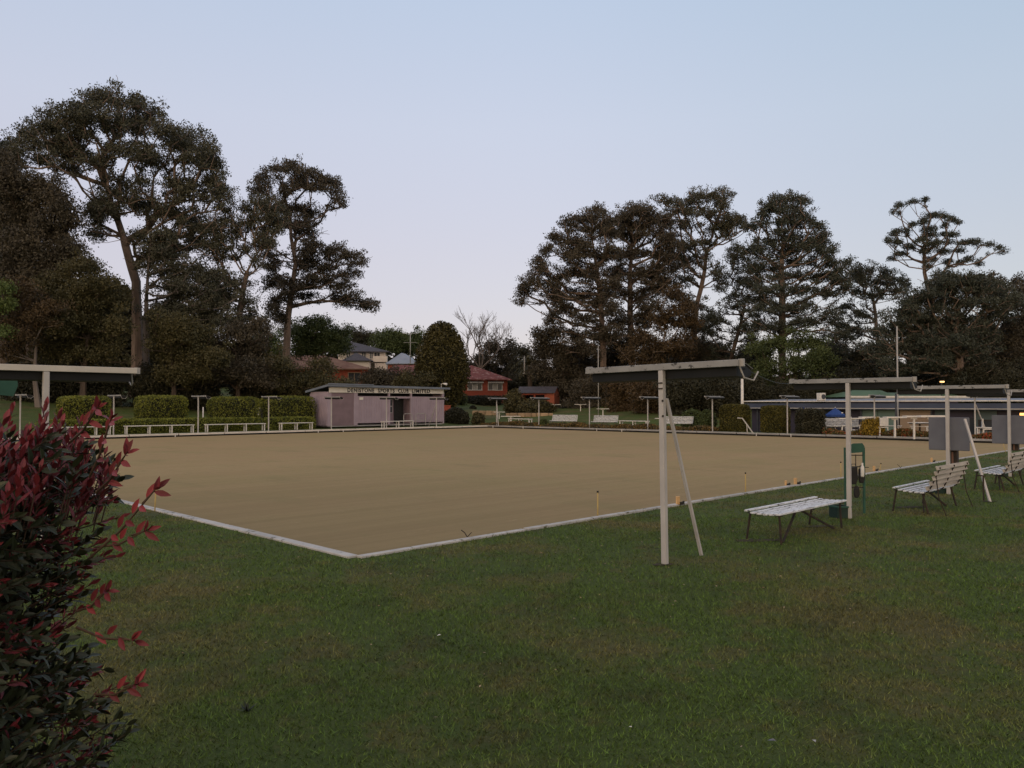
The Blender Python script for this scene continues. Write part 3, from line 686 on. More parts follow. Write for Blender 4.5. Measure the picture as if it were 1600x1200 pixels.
for i, (px, y0, y1, w) in enumerate(((1335, 729, 757, 11), (1347, 731, 755, 9), (1339, 762, 778, 8))):
    s_ = thing('ball_scoop', ('larger dark scoop hanging on the green rack, next to the post', 'dark scoop hanging behind the white bottle on the rack', 'lowest dark scoop hanging near the foot of the rack')[i], 'scoop', (rk.x+(px-1352)*pxm, rk.y-.02, .13+(803-y1)*pxm), 0, 'dark scoops hanging on the rack')
    h = (y1-y0)*pxm; ww = w*pxm
    m = MB(); m.poly([(-ww*.45, 0, h*.92), (ww*.45, 0, h), (ww*.55, 0, h*.3), (ww*.25, 0, 0), (-ww*.35, 0, 0), (-ww*.5, 0, h*.35)], (0, .05, 0)); m.build('blade', MT['black'], s_, bevel=.01)
    m = MB(); m.tube([(-ww*.3, .02, h*.9), (-ww*.25, .03, h*1.12), (ww*.25, .03, h*1.12), (ww*.3, .02, h*.95)], .006, 6); m.build('handle', MT['black'], s_)
bo = MB().tube([(0, 0, 0), (0, 0, .02), (0, 0, .12), (0, 0, .15), (0, 0, .165), (0, 0, .2)], [.018, .024, .026, .02, .011, .011], 12)
bo = bo.build('bottle', MT['white'], smooth=True); bo.location = (rk.x+(1345-1352)*pxm, rk.y-.07, .13+(803-745)*pxm); tag(bo, 'white plastic bottle hanging on the green rack', 'bottle')

# ------------------------------------------------------------------ benches
def make_bench(name, label, L=1.5, back=True, white_back=False, group='slatted park benches'):
    """local x = length, seat from y=0 (front, towards the green is +y) back to y=-0.42"""
    o = thing(name, label, 'bench', (0, 0, 0), 0, group)
    sh = .34
    n = 6; prof = []
    for i in range(n):
        y = -i*.075-.03; z = sh-.012*math.sin(i/5*math.pi)-(.03*(i/5) if back else 0)+(.012 if i == 0 else 0)
        prof.append((y, z))
    m = MB()
    for y, z in prof: m.box((L/2+random.uniform(-.008, .008), y, z), (L, .050, .02))
    m.build('seat', MT['slat'], o, bevel=.004)
    def leg(x, y0, z0, y1, x1=None):
        m = MB(); m.tube([(x, y0, z0), (x1 if x1 is not None else x, y1, 0)], .014, 6); m.build('leg', MT['iron'], o)
    for x in (.10, L-.10):
        leg(x, -.03, sh-.02, .02); leg(x, -.38, sh-.03 if back else sh-.02, -.46 if back else -.40)
    m = MB()
    for x in (.10, L-.10): m.bar((x, .0, sh-.022), (x, -.42, sh-.05 if back else sh-.022), .03, .012)
    m.bar((L*.5, 0, sh-.022), (L*.5, -.42, sh-.05 if back else sh-.022), .03, .012)
    m.build('frame', MT['iron'], o)
    m = MB(); m.bar((L*.5, -.2, sh-.03), (.22, -.36, 0), .022, .022); m.bar((L*.5, -.2, sh-.03), (L-.22, -.36, 0), .022, .022); m.build('brace', MT['iron'], o)
    if back:
        m = MB()
        for i in range(5):
            t = i/4; y = -.47-.13*t-.02*math.sin(t*3); z = sh+.03+t*.295
            m.box((L/2, y, z), (L, .02, .058), Matrix.Rotation(R(-20), 3, 'X'))
        m.build('backrest', MT['slat'] if white_back else MT['slatback'], o, bevel=.004)
        m = MB()
        for x in (.10, L*.5, L-.10):
            m.tube([(x, -.38, sh-.05), (x, -.46, sh-.02), (x, -.50, sh+.05), (x, -.625, sh+.335)], .010, 6)
            if x != L*.5: m.tube([(x, -.56, sh+.24), (x, -.60, sh-.1), (x+.03, -.68, 0)], .008, 6)
        m.build('back_frame', MT['iron'], o)
    return o
bA = make_bench('park_bench', 'backless white slatted bench on dark iron legs, between the two nearest lamp posts', 1.85, False)
q = W(1162, 798, 9.05); bA.location = (q.x, q.y, .13); bA.rotation_euler.z = AU
bB = make_bench('park_bench', 'slatted bench with weathered back, the nearer one, in front of the grey board post', 1.5)
bB.location = (5.52, 11.5, .13); bB.rotation_euler.z = AU
o = copy_tree(bB); o.location = (8.44, 14.45, .13); o.scale = (1.08, 1, 1); tag(o, 'slatted bench with weathered back behind the leaning white brace')
o = copy_tree(bB); o.location = (11.12, 17.3, .13); tag(o, 'slatted bench just entering the picture at the right edge')
# dark iron stake beside the leaning brace
a = G(1537, 783); o = thing('iron_stake', 'short dark iron stake with a crosspiece beside the leaning white brace', 'stake', (a.x, a.y, .13), 0)
hh = 40/F*a.y; m = MB(); m.tube([(0, 0, 0), (0, 0, hh)], .012, 6); m.build('shaft', MT['iron'], o); m = MB(); m.bar((-.09, 0, hh), (.03, 0, hh-.01), .03, .02); m.build('crosspiece', MT['iron'], o)
# far white backed benches
FB = AB(S+1.7, S)
wb = make_bench('park_bench', 'white backed bench beyond the green, left of the block lamp post at centre', 1.9, True, True, 'white benches beyond the green')
first = True
for px, off, L, lb in ((858, 1.7, 1.0, 'white backed bench beyond the green, between the garage and the nearest crossbar'), (923, 1.6, .9, 'white backed bench beyond the green, under the left end of the nearest crossbar'),
                       (1036, 1.6, .9, 'white backed bench beyond the green, half behind the nearest lamp post'), (1270, 1.9, 1.15, 'large white backed bench left of the second lamp post, near the blue umbrella')):
    P0 = AB(S+off, S); t = onl(P0, DR, px); o = wb if first else copy_tree(wb); first = False
    o.location = (P0[0]+DR[0]*t, P0[1]+DR[1]*t, .13); o.rotation_euler.z = AV+math.pi+R(18); o.scale = (L, 1, 1.15); tag(o, lb)
# seat faces the green: mirror so the backrest is on the far side
for o in [x for x in C.objects if x.name.startswith('park_bench') and x.get('group') == 'white benches beyond the green']:
    x, y, z = o.location; o.rotation_euler.z += math.pi; L = 1.9*o.scale[0]
    o.location = (x-math.cos(o.rotation_euler.z)*L, y-math.sin(o.rotation_euler.z)*L, z)

# long low white benches
def long_bench(label, P0, d, pxa, pxb, off=0, h=.42, group='long low white benches', nleg=4, z=.13, mt=None):
    ta, tb = onl(P0, d, pxa), onl(P0, d, pxb); L = tb-ta
    o = thing('long_bench', label, 'bench', (P0[0]+d[0]*ta, P0[1]+d[1]*ta, z), math.atan2(d[1], d[0]), group)
    m = MB()
    for y in (-.12, 0, .12): m.box((L/2, y, h), (L, .10, .035))
    m.build('seat', mt or MT['white'], o)
    for i in range(nleg):
        x = .08+(L-.16)*i/(nleg-1); m = MB(); m.box((x, -.13, h/2-.01), (.05, .05, h-.03)); m.box((x, .13, h/2-.01), (.05, .05, h-.03)); m.box((x, 0, h-.04), (.05, .24, .04)); m.build('leg', mt or MT['white'], o)
    return o
PB = AB(0, S+1.6)
for a, b, n, lb in ((72, 98, 3, 'long low white bench half hidden by the red shrub, leftmost'), (104, 174, 4, 'long low white bench behind the red shoots, left of the second far lamp post'), (195, 303, 4, 'long low white bench under the second clipped hedge block'),
                    (321, 414, 4, 'long low white bench under the third clipped hedge block'), (437, 488, 3, 'low white bench just left of the mauve shed')):
    long_bench(lb, PB, U, a, b, nleg=n)
PB2 = AB(0, S+1.1)
long_bench('low white bench in front of the open doorway of the mauve shed', PB2, U, 597, 645, nleg=3)
PC = AB(S+1.3, S)
for a, b, n, lb in ((796, 830, 3, 'low white bench beyond the green, beside the round bushes at the centre'), (969, 1013, 3, 'low white bench left of the nearest lamp post, beyond the green'),
                    (1342, 1407, 3, 'low white bench in front of the golden shrub'), (1423, 1452, 2, 'low white bench in front of the beige roller shutter'), (1525, 1556, 2, 'low white bench under the dark clubhouse window')):
    long_bench(lb, PC, DR, a, b, nleg=n, h=.50)

# T-shaped white standing tables
tproto = None
for px, w, off, D, py, lb in ((780, .95, 0, 66, 646, 'white T-shaped stand just right of the braced lamp post'), (798, 1.5, 0, 60, 650, 'white T-shaped stand left of the brick garage, low on the lawn'), (825, .95, 0, 80, 645, 'white T-shaped stand directly below the brick garage'),
        (866, 1.1, 0, 70, 645, 'white T-shaped stand behind the leftmost backed bench'), (907, 1.0, 0, 68, 645, 'white T-shaped stand left of the central far lamp post'), (942, .95, 0, 62, 645, 'white T-shaped stand behind the second backed bench'),
        (1038, 1.2, 0, 52, 654, 'white T-shaped stand hidden partly by the nearest lamp post'), (1290, 1.1, 0, 43, 654, 'white T-shaped stand above the large white backed bench'), (1329, 1.4, 0, 41, 653, 'white T-shaped stand behind the second lamp post'),
        (1358, .9, 0, 38.5, 651, 'white T-shaped stand before the left teal blind'), (1398, 1.0, 0, 36.9, 651, 'white T-shaped stand at the left edge of the beige roller shutter'), (1428, .9, 0, 35.2, 649.5, 'white T-shaped stand in the middle of the beige roller shutter'), (1455, 1.15, 0, 34.2, 649, 'white T-shaped stand left of the whole grey board')):
    c = W(px, py, D); gz = Hxy(c.x, D) if D > 45 or px < 1300 else .13
    if px > 1250 and D > 37.5: gz = Hxy(c.x, D)
    h = max(.6, c.z-gz)
    if tproto is None:
        o = thing('standing_table', lb, 'table', (c.x, D, gz), R(6), 'white T-shaped stands beyond the green'); tproto = o; h0 = h
        m = MB(); m.box((0, 0, (h-.04)/2), (.07, .07, h-.04)); m.build('post', MT['white'], o)
        m = MB(); m.box((0, 0, h-.02), (1, .34, .04)); m.build('top', MT['white'], o)
        m = MB(); m.box((0, 0, h-.065), (.3, .06, .05)); m.build('support', MT['white'], o)
    else: o = copy_tree(tproto); o.location = (c.x, D, gz)
    o.scale = (w, 1, h/h0); tag(o, lb)
# dark topped cafe table
c = W(1437, 660.5, 37.5); gz = Hxy(c.x, c.y); o = thing('cafe_table', 'dark topped table with white rim in front of the beige roller shutter', 'table', (c.x, c.y, gz), R(20))
m = MB(); m.box((0, 0, c.z-gz), (.9, .6, .03)); m.build('top', MT['white'], o); m = MB(); m.box((0, 0, c.z-gz-.04), (.8, .5, .05)); m.tube([(0, 0, 0), (0, 0, c.z-gz-.06)], .04, 8); m.build('pedestal', MT['iron'], o)

# ------------------------------------------------------------------ pegs and markers on the kerb
def peg(label, px, pyb, pyt, lean=0):
    c = G(px, pyb, .155); h = (pyb-pyt)/F*c.y
    o = thing('kerb_peg', label, 'peg', (c.x, c.y, .15), 0, 'thin pegs along the green'); o.rotation_euler = (0, R(lean), 0)
    m = MB(); m.tube([(0, 0, -.1), (0, 0, h)], .009, 8); m.build('rod', MT['yellow'], o, smooth=True)
    m = MB(); m.tube([(0, 0, h-.012), (0, 0, h+.012)], .014, 8); m.build('cap', MT['black'], o)
peg('yellow peg with black cap on the left kerb, beside the red shoots', 242, 796, 757, 2)
peg('yellow peg left of the nearest lamp post', 934, 806, 768)
peg('yellow peg between the backless bench and the nearest lamp post', 1165, 769, 739)
peg('yellow peg just left of the second lamp post', 1314, 746, 722)
peg('pale peg behind the dark box below the whole grey board', 1496, 719, 703)
peg('pale leaning peg left of the cut grey board', 1571, 706, 690, -14)
peg('pale leaning peg beside the long white brace', 1375, 733, 724, 10)
for px, y0, y1, w, lb in ((1060, 777, 790, 7, 'orange upright marker block by the nearest lamp post'), (1229, 752, 760, 4, 'smaller orange marker block left of its larger neighbour'), (1244, 748, 758, 6, 'orange marker block above the middle of the backless bench'),
                          (1367, 729, 737, 5, 'cream marker block right of the green rack'), (1457, 716, 723, 4, 'cream marker block left of the third lamp post')):
    c = G(px, y1, .14); k = c.y/F; o = thing('rink_block', lb, 'marker', (c.x, c.y+.04, .15), R(35), 'marker blocks standing on the near right kerb')
    m = MB(); h = (y1-y0)*k; m.box((0, 0, h/2), (w*k, .025, h)); m.build('plate', MT['orange'], o, bevel=.004)
    m = MB(); m.box((w*k*.9, -.03, .02), (.06, .05, .04), Matrix.Rotation(R(20), 3, 'Z')); m.tube([(w*k*.9, -.03, .03), (w*k*1.3, -.05, .05)], .015, 6); m.build('stop', MT['black'], o)
for px, py, lb in ((1407, 731, 'small dark twig sticking up from the right kerb'), (730, 839, 'small dark tuft over the right kerb near the corner')):
    c = G(px, py, .155); m = MB(); m.tube([(0, 0, 0), (-.03, 0, .05), (-.07, 0, .08)], .006, 5); m.tube([(0, 0, 0), (.03, .02, .03), (.05, .02, .05)], .005, 5)
    o = m.build('twig', MT['iron']); o.location = c; tag(o, lb, 'twig')

MT['soil'] = mat('worn_soil', (0.035, 0.030, 0.018), (0.055, 0.045, 0.026), 12, 0.95)
for cxp, cyp, rx_, ry_ in ((1185, 845, .32, .10), (1285, 823, .25, .08), (1420, 793, .30, .10), (1037, 883, .12, .07), (1545, 784, .14, .07)):
    c = G(cxp, cyp, .13); m = MB(); m.poly([(math.cos(t/14*6.283)*rx_*random.uniform(.7, 1.1), math.sin(t/14*6.283)*ry_*random.uniform(.7, 1.1), 0) for t in range(14)])
    o = m.build('worn_patch', MT['soil']); o.location = (c.x, c.y, .139); o.rotation_euler.z = R(10); tag(o, kind='structure')
# ------------------------------------------------------------------ litter on the lawn
def leafy(label, px, py, s, mt, nm='fallen_leaf', cat='leaf'):
    c = G(px, py, .16); m = MB(); m.poly([(-s, 0, 0), (-.3*s, -.5*s, .3*s), (.4*s, -.4*s, .35*s), (s, 0, .15*s), (.3*s, .5*s, .5*s), (-.4*s, .4*s, .25*s)]); o = m.build(nm, mt); o.location = c; o.rotation_euler.z = random.uniform(0, 6); tag(o, label, cat); return o
leafy('small white petal-like scrap in the lower middle of the lawn', 686, 993, .015, MT['white'], 'paper_scrap', 'scrap')
leafy('pale fallen leaf on the lawn near the bottom edge, left of another', 1206, 1158, .020, MT['board'])
leafy('pale fallen leaf on the lawn near the bottom edge, right of another', 1272, 1158, .016, MT['greysteel'])
leafy('tiny white scrap on the lawn, left of the two pale leaves', 985, 1136, .009, MT['white'], 'paper_scrap', 'scrap')
c = G(385, 1112, .13); o = thing('weed', 'dark spiky weed on the lawn beside the foot of the red shrub', 'weed', tuple(c))
m = MB()
for i in range(16):
    a = random.uniform(0, 6.28); r = random.uniform(.03, .06); m.poly([(.008*math.cos(a+1.6), .008*math.sin(a+1.6), .0), (-.008*math.cos(a+1.6), -.008*math.sin(a+1.6), .0), (r*math.cos(a), r*math.sin(a), random.uniform(.02, .05))])
m.build('leaf', MT['photo_green'], o)

# ------------------------------------------------------------------ mauve shed
SP = AB(23.0, S+2.6+.0); SP = W(514, 650, 50.5); SP = (SP.x, SP.y); ta = onl(SP, U, 692); LS = ta; z0 = .28; HS = 2.20
shed = thing('club_shed', 'long mauve corrugated shed with white name sign and skillion roof', 'shed', (SP[0], SP[1], z0), AU)
def sx(px): return onl(SP, U, px)
def wallbox(mb, x0, x1, zb_, zt_, y=.06, t=.12): mb.box(((x0+x1)/2, y, (zb_+zt_)/2), (x1-x0, t, zt_-zb_))
def ribs(mb, x0, x1, zb_, zt_, y=-.008, step=.19):
    n = int((x1-x0)/step)
    for i in range(n): mb.box((x0+(i+.5)*(x1-x0)/n, y, (zb_+zt_)/2), (.07, .03, zt_-zb_-.02))
m = MB(); wallbox(m, 0, sx(518), 0, HS); wallbox(m, sx(553), sx(559), 0, HS); wallbox(m, sx(559), sx(610), .14, 1.93); ribs(m, sx(560), sx(610), .15, 1.92)
wallbox(m, sx(642), LS, .12, 1.93); ribs(m, sx(643), LS, .13, 1.92)
for px in (607.5, 642): wallbox(m, sx(px)-.04, sx(px)+.08, 0, HS, .02)
wallbox(m, LS-.1, LS-.001, 1.94, HS, .02); wallbox(m, sx(610), sx(642), 1.80, 1.93)
m.box((-.06, 1.0, HS/2), (.12, 2.0, HS))
for i in range(10): m.box((-.128, .12+i*.2, HS/2-.1), (.03, .07, HS-.25))
m.box((LS+.06, 1.0, HS/2), (.12, 2.0, HS)); m.box((LS/2, 2.06, HS/2-.05), (LS+.24, .12, HS-.1)); m.build('wall', MT['mauve'], shed)
m = MB(); m.box((LS/2, 1.0, -.02), (LS+.1, 1.9, .08)); m.build('slab', MT['kerbg'], shed)
m = MB(); wallbox(m, sx(518), sx(553), 0, 2.12, .07, .06)
for i in range(26): m.box(((sx(518)+sx(553))/2, .035, .05+i*.08), (sx(553)-sx(518)-.02, .03, .045))
m.build('roller_door', MT['mauve2'], shed)
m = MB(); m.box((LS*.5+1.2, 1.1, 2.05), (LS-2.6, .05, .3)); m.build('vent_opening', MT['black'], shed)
# recess: back wall, window, doorway
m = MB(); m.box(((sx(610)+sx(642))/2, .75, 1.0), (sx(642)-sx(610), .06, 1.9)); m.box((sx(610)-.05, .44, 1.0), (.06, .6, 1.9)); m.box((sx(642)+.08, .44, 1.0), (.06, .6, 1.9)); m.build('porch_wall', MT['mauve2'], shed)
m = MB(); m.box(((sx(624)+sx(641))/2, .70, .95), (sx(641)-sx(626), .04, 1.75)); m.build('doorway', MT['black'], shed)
w0 = MB(); w0.box(((sx(611)+sx(622.5))/2, .70, 1.25), (sx(622.5)-sx(611), .05, .95)); wn = w0.build('window', MT['greysteel'], shed)
m = MB()
for zz in (1.02, 1.48): m.box(((sx(611)+sx(622.5))/2, .665, zz), (sx(622.5)-sx(611)-.1, .02, .38))
m.build('pane', MT['glass'], wn)
sg = MB(); sg.box((LS/2+.0, -.04, 2.32), (LS+.05, .05, .34)); sgo = sg.build('name_sign', MT['signw'], shed)
want0, want1 = sx(542), sx(672); adv = (want1-want0)/29.0; pos = 0
for wdx in ("DENISTONE", "SPORTS", "CLUB", "LIMITED"):
    cu = bpy.data.curves.new('lettering', 'FONT'); cu.body = wdx; cu.size = .36; cu.extrude = .006; cu.offset = .012; cu.space_character = 1.2
    to = bpy.data.objects.new('lettering_curve', cu); C.objects.link(to); bpy.context.view_layer.update()
    me = bpy.data.meshes.new_from_object(to.evaluated_get(bpy.context.evaluated_depsgraph_get())); bpy.data.objects.remove(to)
    me.materials.clear(); me.materials.append(MT['letters']); lo = bpy.data.objects.new('word', me); C.objects.link(lo); lo.parent = sgo
    xs = [v.co.x for v in me.vertices]; tw = max(xs)-min(xs); w_ = adv*(len(wdx)-.25); kx = w_/tw
    lo.rotation_euler = (math.pi/2, 0, 0); lo.location = (want0+adv*pos-min(xs)*kx, -.072, 2.195); lo.scale = (kx, .98, 1); pos += len(wdx)+1
# skillion roof: higher at the left front half, falling to the back
m = MB(); m.poly([(-.30, -.35, 2.60), (LS+.35, -.35, 2.53), (LS+.35, 2.35, 2.32), (-.30, 2.35, 2.20)], (0, 0, .05)); m.build('roof', MT['roofgrey'], shed)
m = MB(); m.bar((-.31, -.38, 2.60), (LS+.36, -.38, 2.53), .05, .14); m.bar((-.31, -.36, 2.60), (-.31, 2.35, 2.21), .05, .14); m.bar((-.33, -.42, 2.70), (LS*.33, -.42, 2.675), .06, .07); m.build('gutter', MT['roofgrey'], shed)
m = MB(); m.box((sx(564), -.03, 1.77), (.3, .02, .17)); m.build('notice', MT['signw'], shed)
m = MB(); m.tube([(sx(688), -.1, 2.6), (sx(688), -.1, 2.86), (sx(690), -.2, 2.88)], .02, 6); m.tube([(sx(690), -.2, 2.88), (sx(692), -.45, 2.83)], [.05, .09], 8); m.build('flood_light', MT['white'], shed)
for a, b in ((624, 637), (643, 658)):
    o = thing('hand_rail', 'white tubular hoop rail in front of the shed, '+('left' if a < 630 else 'right')+' of the pair', 'rail', (SP[0]+U[0]*sx(a)-V[0]*.5, SP[1]+U[1]*sx(a)-V[1]*.5, .2), AU, 'hoop rails by the shed')
    L = sx(b)-sx(a); m = MB(); m.tube([(0, 0, 0), (0, 0, .75), (.1, 0, .82), (L-.1, 0, .82), (L, 0, .75), (L, 0, 0)], .025, 8); m.build('hoop', MT['greysteel'], o); m = MB(); m.tube([(0.02, 0, .35), (L-.02, 0, .35)], .018, 6); m.build('crossrail', MT['greysteel'], o)

# ------------------------------------------------------------------ houses
def window(parent, x, z, w, h, y, frame=None, pane=None, mull=1, curtains=True):
    f = MB(); t = .07
    f.box((x, y, z-h/2), (w+.12, .10, t)); f.box((x, y, z+h/2), (w+.08, .08, t)); f.box((x-w/2, y, z), (t, .08, h-t)); f.box((x+w/2, y, z), (t, .08, h-t))
    for i in range(mull): f.box((x-w/2+w*(i+1)/(mull+1), y, z), (t*.8, .06, h-t))
    fr = f.build('window', frame or MT['white'], parent)
    g_ = MB(); g_.box((x, y+.03, z), (w-t, .02, h-t)); g_.build('pane', pane or MT['glass'], fr)
    if curtains:
        c_ = MB(); c_.box((x, y+.014, z), (w*.34, .01, h-t*1.4)); c_.build('curtain', MT['curtain'], fr)
    return fr
def hip(mb, w, d, h, rh, ov=.45, ridge=None, x0=0, y0=0, zt=.12):
    a = [(x0-ov, y0-ov, h), (x0+w+ov, y0-ov, h), (x0+w+ov, y0+d+ov, h), (x0-ov, y0+d+ov, h)]
    if w > d: r = [(x0+d/2, y0+d/2, h+rh), (x0+w-d/2, y0+d/2, h+rh)]
    else: r = [(x0+w/2, y0+w/2, h+rh), (x0+w/2, y0+d-w/2, h+rh)]
    if ridge: r = ridge
    n = len(mb.v); mb.v += a+r
    if w > d: fs = [(0, 1, 5, 4), (1, 2, 5), (2, 3, 4, 5), (3, 0, 4), (3, 2, 1, 0)]
    else: fs = [(0, 1, 4), (1, 2, 5, 4), (2, 3, 5), (3, 0, 4, 5), (3, 2, 1, 0)]
    mb.f += [tuple(n+i for i in f) for f in fs]
    for i in range(4):
        p, q_ = a[i], a[(i+1) % 4]; mb.bar((p[0], p[1], p[2]-.06), (q_[0], q_[1], q_[2]-.06), .08, .12)
# red brick house
D = 85; a = W(723, 628, D); z = 1.55; h = 4.46-z-.1
ho = thing('brick_house', 'small red brick house with red tiled hip roof and two awning windows', 'house', (a.x, a.y, z), R(8)); wv = 4.85
m = MB(); m.box((wv/2, 4, h/2), (wv, 8, h)); m.build('wall', MT['brick'], ho)
m = MB(); hip(m, wv, 8, h, 1.65, .42, ridge=[(1.15, 2.6, h+1.65), (1.15, 5.6, h+1.65)]); m.build('roof', MT['rooftile'], ho)
for px0, px1 in ((731, 753), (763, 785)):
    x0 = (px0-723)/F*D*1.0; x1 = (px1-723)/F*D*1.0; f = window(ho, (x0+x1)/2, 4.46-z-.85, x1-x0, .85, -.03, mull=2)
    am = MB(); am.poly([(x0-.05, -.05, h-.25), (x1+.15, -.05, h-.25), (x1+.15, -.45, h-.42), (x0-.05, -.45, h-.42)], (0, 0, .05)); am.build('awning', MT['greysteel'], f)
# brick garage
D = 75; a = W(812, 632, D); b = W(851, 637, D); z = 1.25
ga = thing('brick_garage', 'low brick outbuilding with grey gable roof and orange end wall', 'outbuilding', (a.x, a.y, z), R(-14)); wv = 2.6; dv = 2.7
m = MB(); hh = 1.45
m.box((.15, dv/2, hh/2), (.25, dv, hh)); m.box((wv-.1, dv/2, hh/2), (.2, dv, hh)); m.box((wv/2, dv-.1, hh/2), (wv-.01, .2, hh)); m.box((wv*.55, .1, hh/2), (.15, .15, hh)); m.box((wv/2, .05, hh-.08), (wv-.02, .1, .15))
m.build('wall', MT['brick'], ga)
m = MB(); m.box((wv/2, dv*.6, .75), (wv-.3, .05, 1.4)); m.build('back_panel', MT['purple'], ga)
m = MB(); m.poly([(wv+.0, -.02, 0), (wv+.0, dv*.5, 0), (wv+.0, dv, 0), (wv, dv, hh), (wv, dv*.45, hh+.55), (wv, -.02, hh)], (.75, 0, 0)); m.build('end_wall', MT['brick2'], ga)
m = MB(); m.poly([(-.3, -.3, hh), (wv+.85, -.3, hh), (wv+.85, dv*.45, hh+.62), (-.3, dv*.45, hh+.62)], (0, 0, .05)); m.poly([(-.3, dv*.45, hh+.62), (wv+.85, dv*.45, hh+.62), (wv+.85, dv+.2, hh), (-.3, dv+.2, hh)], (0, 0, .05)); m.build('roof', MT['roofdark'], ga)
# cream two-storey house
D = 130; a = W(538, 566, D); z = Hxy(a.x, a.y)-.3
ch = thing('cream_house', 'cream two-storey house with dark hip roof on the rise behind the shed', 'house', (a.x, a.y, z), R(6)); k = D/F
ze = W(0, 549, D).z-z; wv = (601-528)*k
m = MB(); m.box((wv/2-1, 3.6, ze/2), (wv, 7, ze)); m.build('wall', MT['cream'], ch)
m = MB(); hip(m, wv, 7, ze, (549-530)*k, .7, x0=-1, ridge=[(-.3+.8, 3.4, ze+2.0), (1.4, 3.4, ze+1.75)]); m.build('roof', MT['roofdark'], ch)
zw = W(0, 554, D).z-z
for px0, px1 in ((541, 547), (553, 559), (565, 571), (577, 582), (584, 593)):
    window(ch, ((px0+px1)/2-538)*k, zw-.1, (px1-px0)*k, 1.0, .08-.05, mull=1, curtains=px0 != 584)
m = MB(); m.box(((583+605)/2*k-538*k, -.9, W(0, 561.5, D).z-z-.0), (22*k, 1.6, 9*k)); m.box((57*k, -.9, (W(0, 566, D).z-z)/2-.1), (18*k, 1.2, W(0, 566, D).z-z-.2)); m.build('balcony', MT['cream'], ch)
m = MB(); zz = W(0, 565, D).z-z; hip(m, 40*k, 3.5, zz, 1.25, .3, x0=3*k, y0=-3.9, ridge=[(19*k, -2.2, zz+1.3), (22*k, -2.2, zz+1.3)]); m.build('lower_roof', MT['roofdark'], ch)
m = MB(); m.box((23*k, -2.1, zz/2), (38*k, 3.4, zz-.02)); m.build('lower_wall', MT['cream'], ch)
# pale blue-grey roofed house
D = 122; k = D/F; a = W(606, 570, D); z = Hxy(a.x, a.y)-.3; ze = W(0, 568, D).z-z
bh = thing('metal_roof_house', 'house with pale blue-grey metal hip roof, left of the dark conifer', 'house', (a.x, a.y, z), R(-4))
m = MB(); m.box((22*k, 3, ze/2), (44*k, 6, ze)); m.build('wall', MT['brick2'], bh)
m = MB(); hip(m, 44*k, 6, ze, 1.8, .3, ridge=[(15*k, 3, ze+1.85), (22*k, 3, ze+1.65)]); m.build('roof', MT['roofpale'], bh)
# brown tiled house
D = 96; k = D/F; a = W(430, 600, D); z = Hxy(a.x, a.y)-.3; ze = W(0, 576, D).z-z
rh_ = thing('brown_roof_house', 'long brick house with faded brown tiled roof behind the left shrubs', 'house', (a.x, a.y, z), R(3))
wv = (575-430)*k
m = MB(); m.box((wv/2, 3.5, ze/2), (wv, 7, ze)); m.build('wall', MT['brick'], rh_)
m = MB(); hip(m, wv, 7, ze, 1.85, .5, ridge=[(.5, 3.5, ze+1.9), (70*k, 3.5, ze+1.8)]); m.build('roof', MT['rooffawn'], rh_)
window(rh_, (552.5-430)*k, W(0, 589.5, D).z-z, 19*k, 15*k, -.04, frame=MT['beige'], mull=1, curtains=False)
# red roof next to the conifer
D = 100; k = D/F; a = W(592, 590, D); z = Hxy(a.x, a.y)-.3; ze = W(0, 588, D).z-z
rr = thing('red_roof_house', 'house mostly hidden by the dark conifer, showing only faded red roof tiles', 'house', (a.x, a.y, z), R(2))
m = MB(); m.box((45*k, 3, ze/2), (90*k, 6, ze)); m.build('wall', MT['brick'], rr); m = MB(); hip(m, 90*k, 6, ze, 1.5, .4, ridge=[(20*k, 3, ze+1.55), (75*k, 3, ze+1.55)]); m.build('roof', MT['rooftile'], rr)
# low building right of the garage
D = 82; k = D/F; a = W(893, 634, D); z = Hxy(a.x, a.y); zt_ = W(0, 612, D).z-z
lb_ = thing('low_cottage', 'low dark cottage with blue-grey roof and white window, right of the brick outbuilding', 'house', (a.x, a.y, z), R(-3)); wv = 62*k
m = MB(); m.box((wv/2, 2.5, zt_/2), (wv, 5, zt_)); m.build('wall', MT['purple'], lb_)
m = MB(); m.poly([(-.3, -.5, zt_), (wv+.3, -.5, zt_), (wv+.3, 3, zt_+.5), (-.3, 3, zt_+.5)], (0, 0, .06)); m.build('roof', MT['roofgrey'], lb_)
window(lb_, 6*k, W(0, 625, D).z-z, 9*k, 11*k, -.04, mull=2, curtains=False)
window(lb_, 28*k, W(0, 625, D).z-z, 9*k, 11*k, -.04, mull=1, curtains=False)

# ------------------------------------------------------------------ clubhouse
PCB = AB(S+8.5, 0)
def cbx(px): return onl(PCB, V, px)
b0, b1 = -8.0, cbx(1168); zg = -.9
cb = thing('clubhouse', 'long low clubhouse with blue fascia, teal blinds and beige roller shutter', 'building', (*AB(S+8.5, 0), zg), AV)
# local x = along v (leftwards in the picture), local +y faces away from... -u is the front
zf0, zf1 = 1.42-zg, 1.86-zg
def cbox(mb, pxa, pxb, z0_, z1_, y=0, t=.1):
    xa, xb = (cbx(pxa) if pxa < 1620 else b0), (cbx(pxb) if pxb < 1620 else b0); mb.box(((xa+xb)/2, y, (z0_+z1_)/2-zg), (abs(xa-xb), t, z1_-z0_))
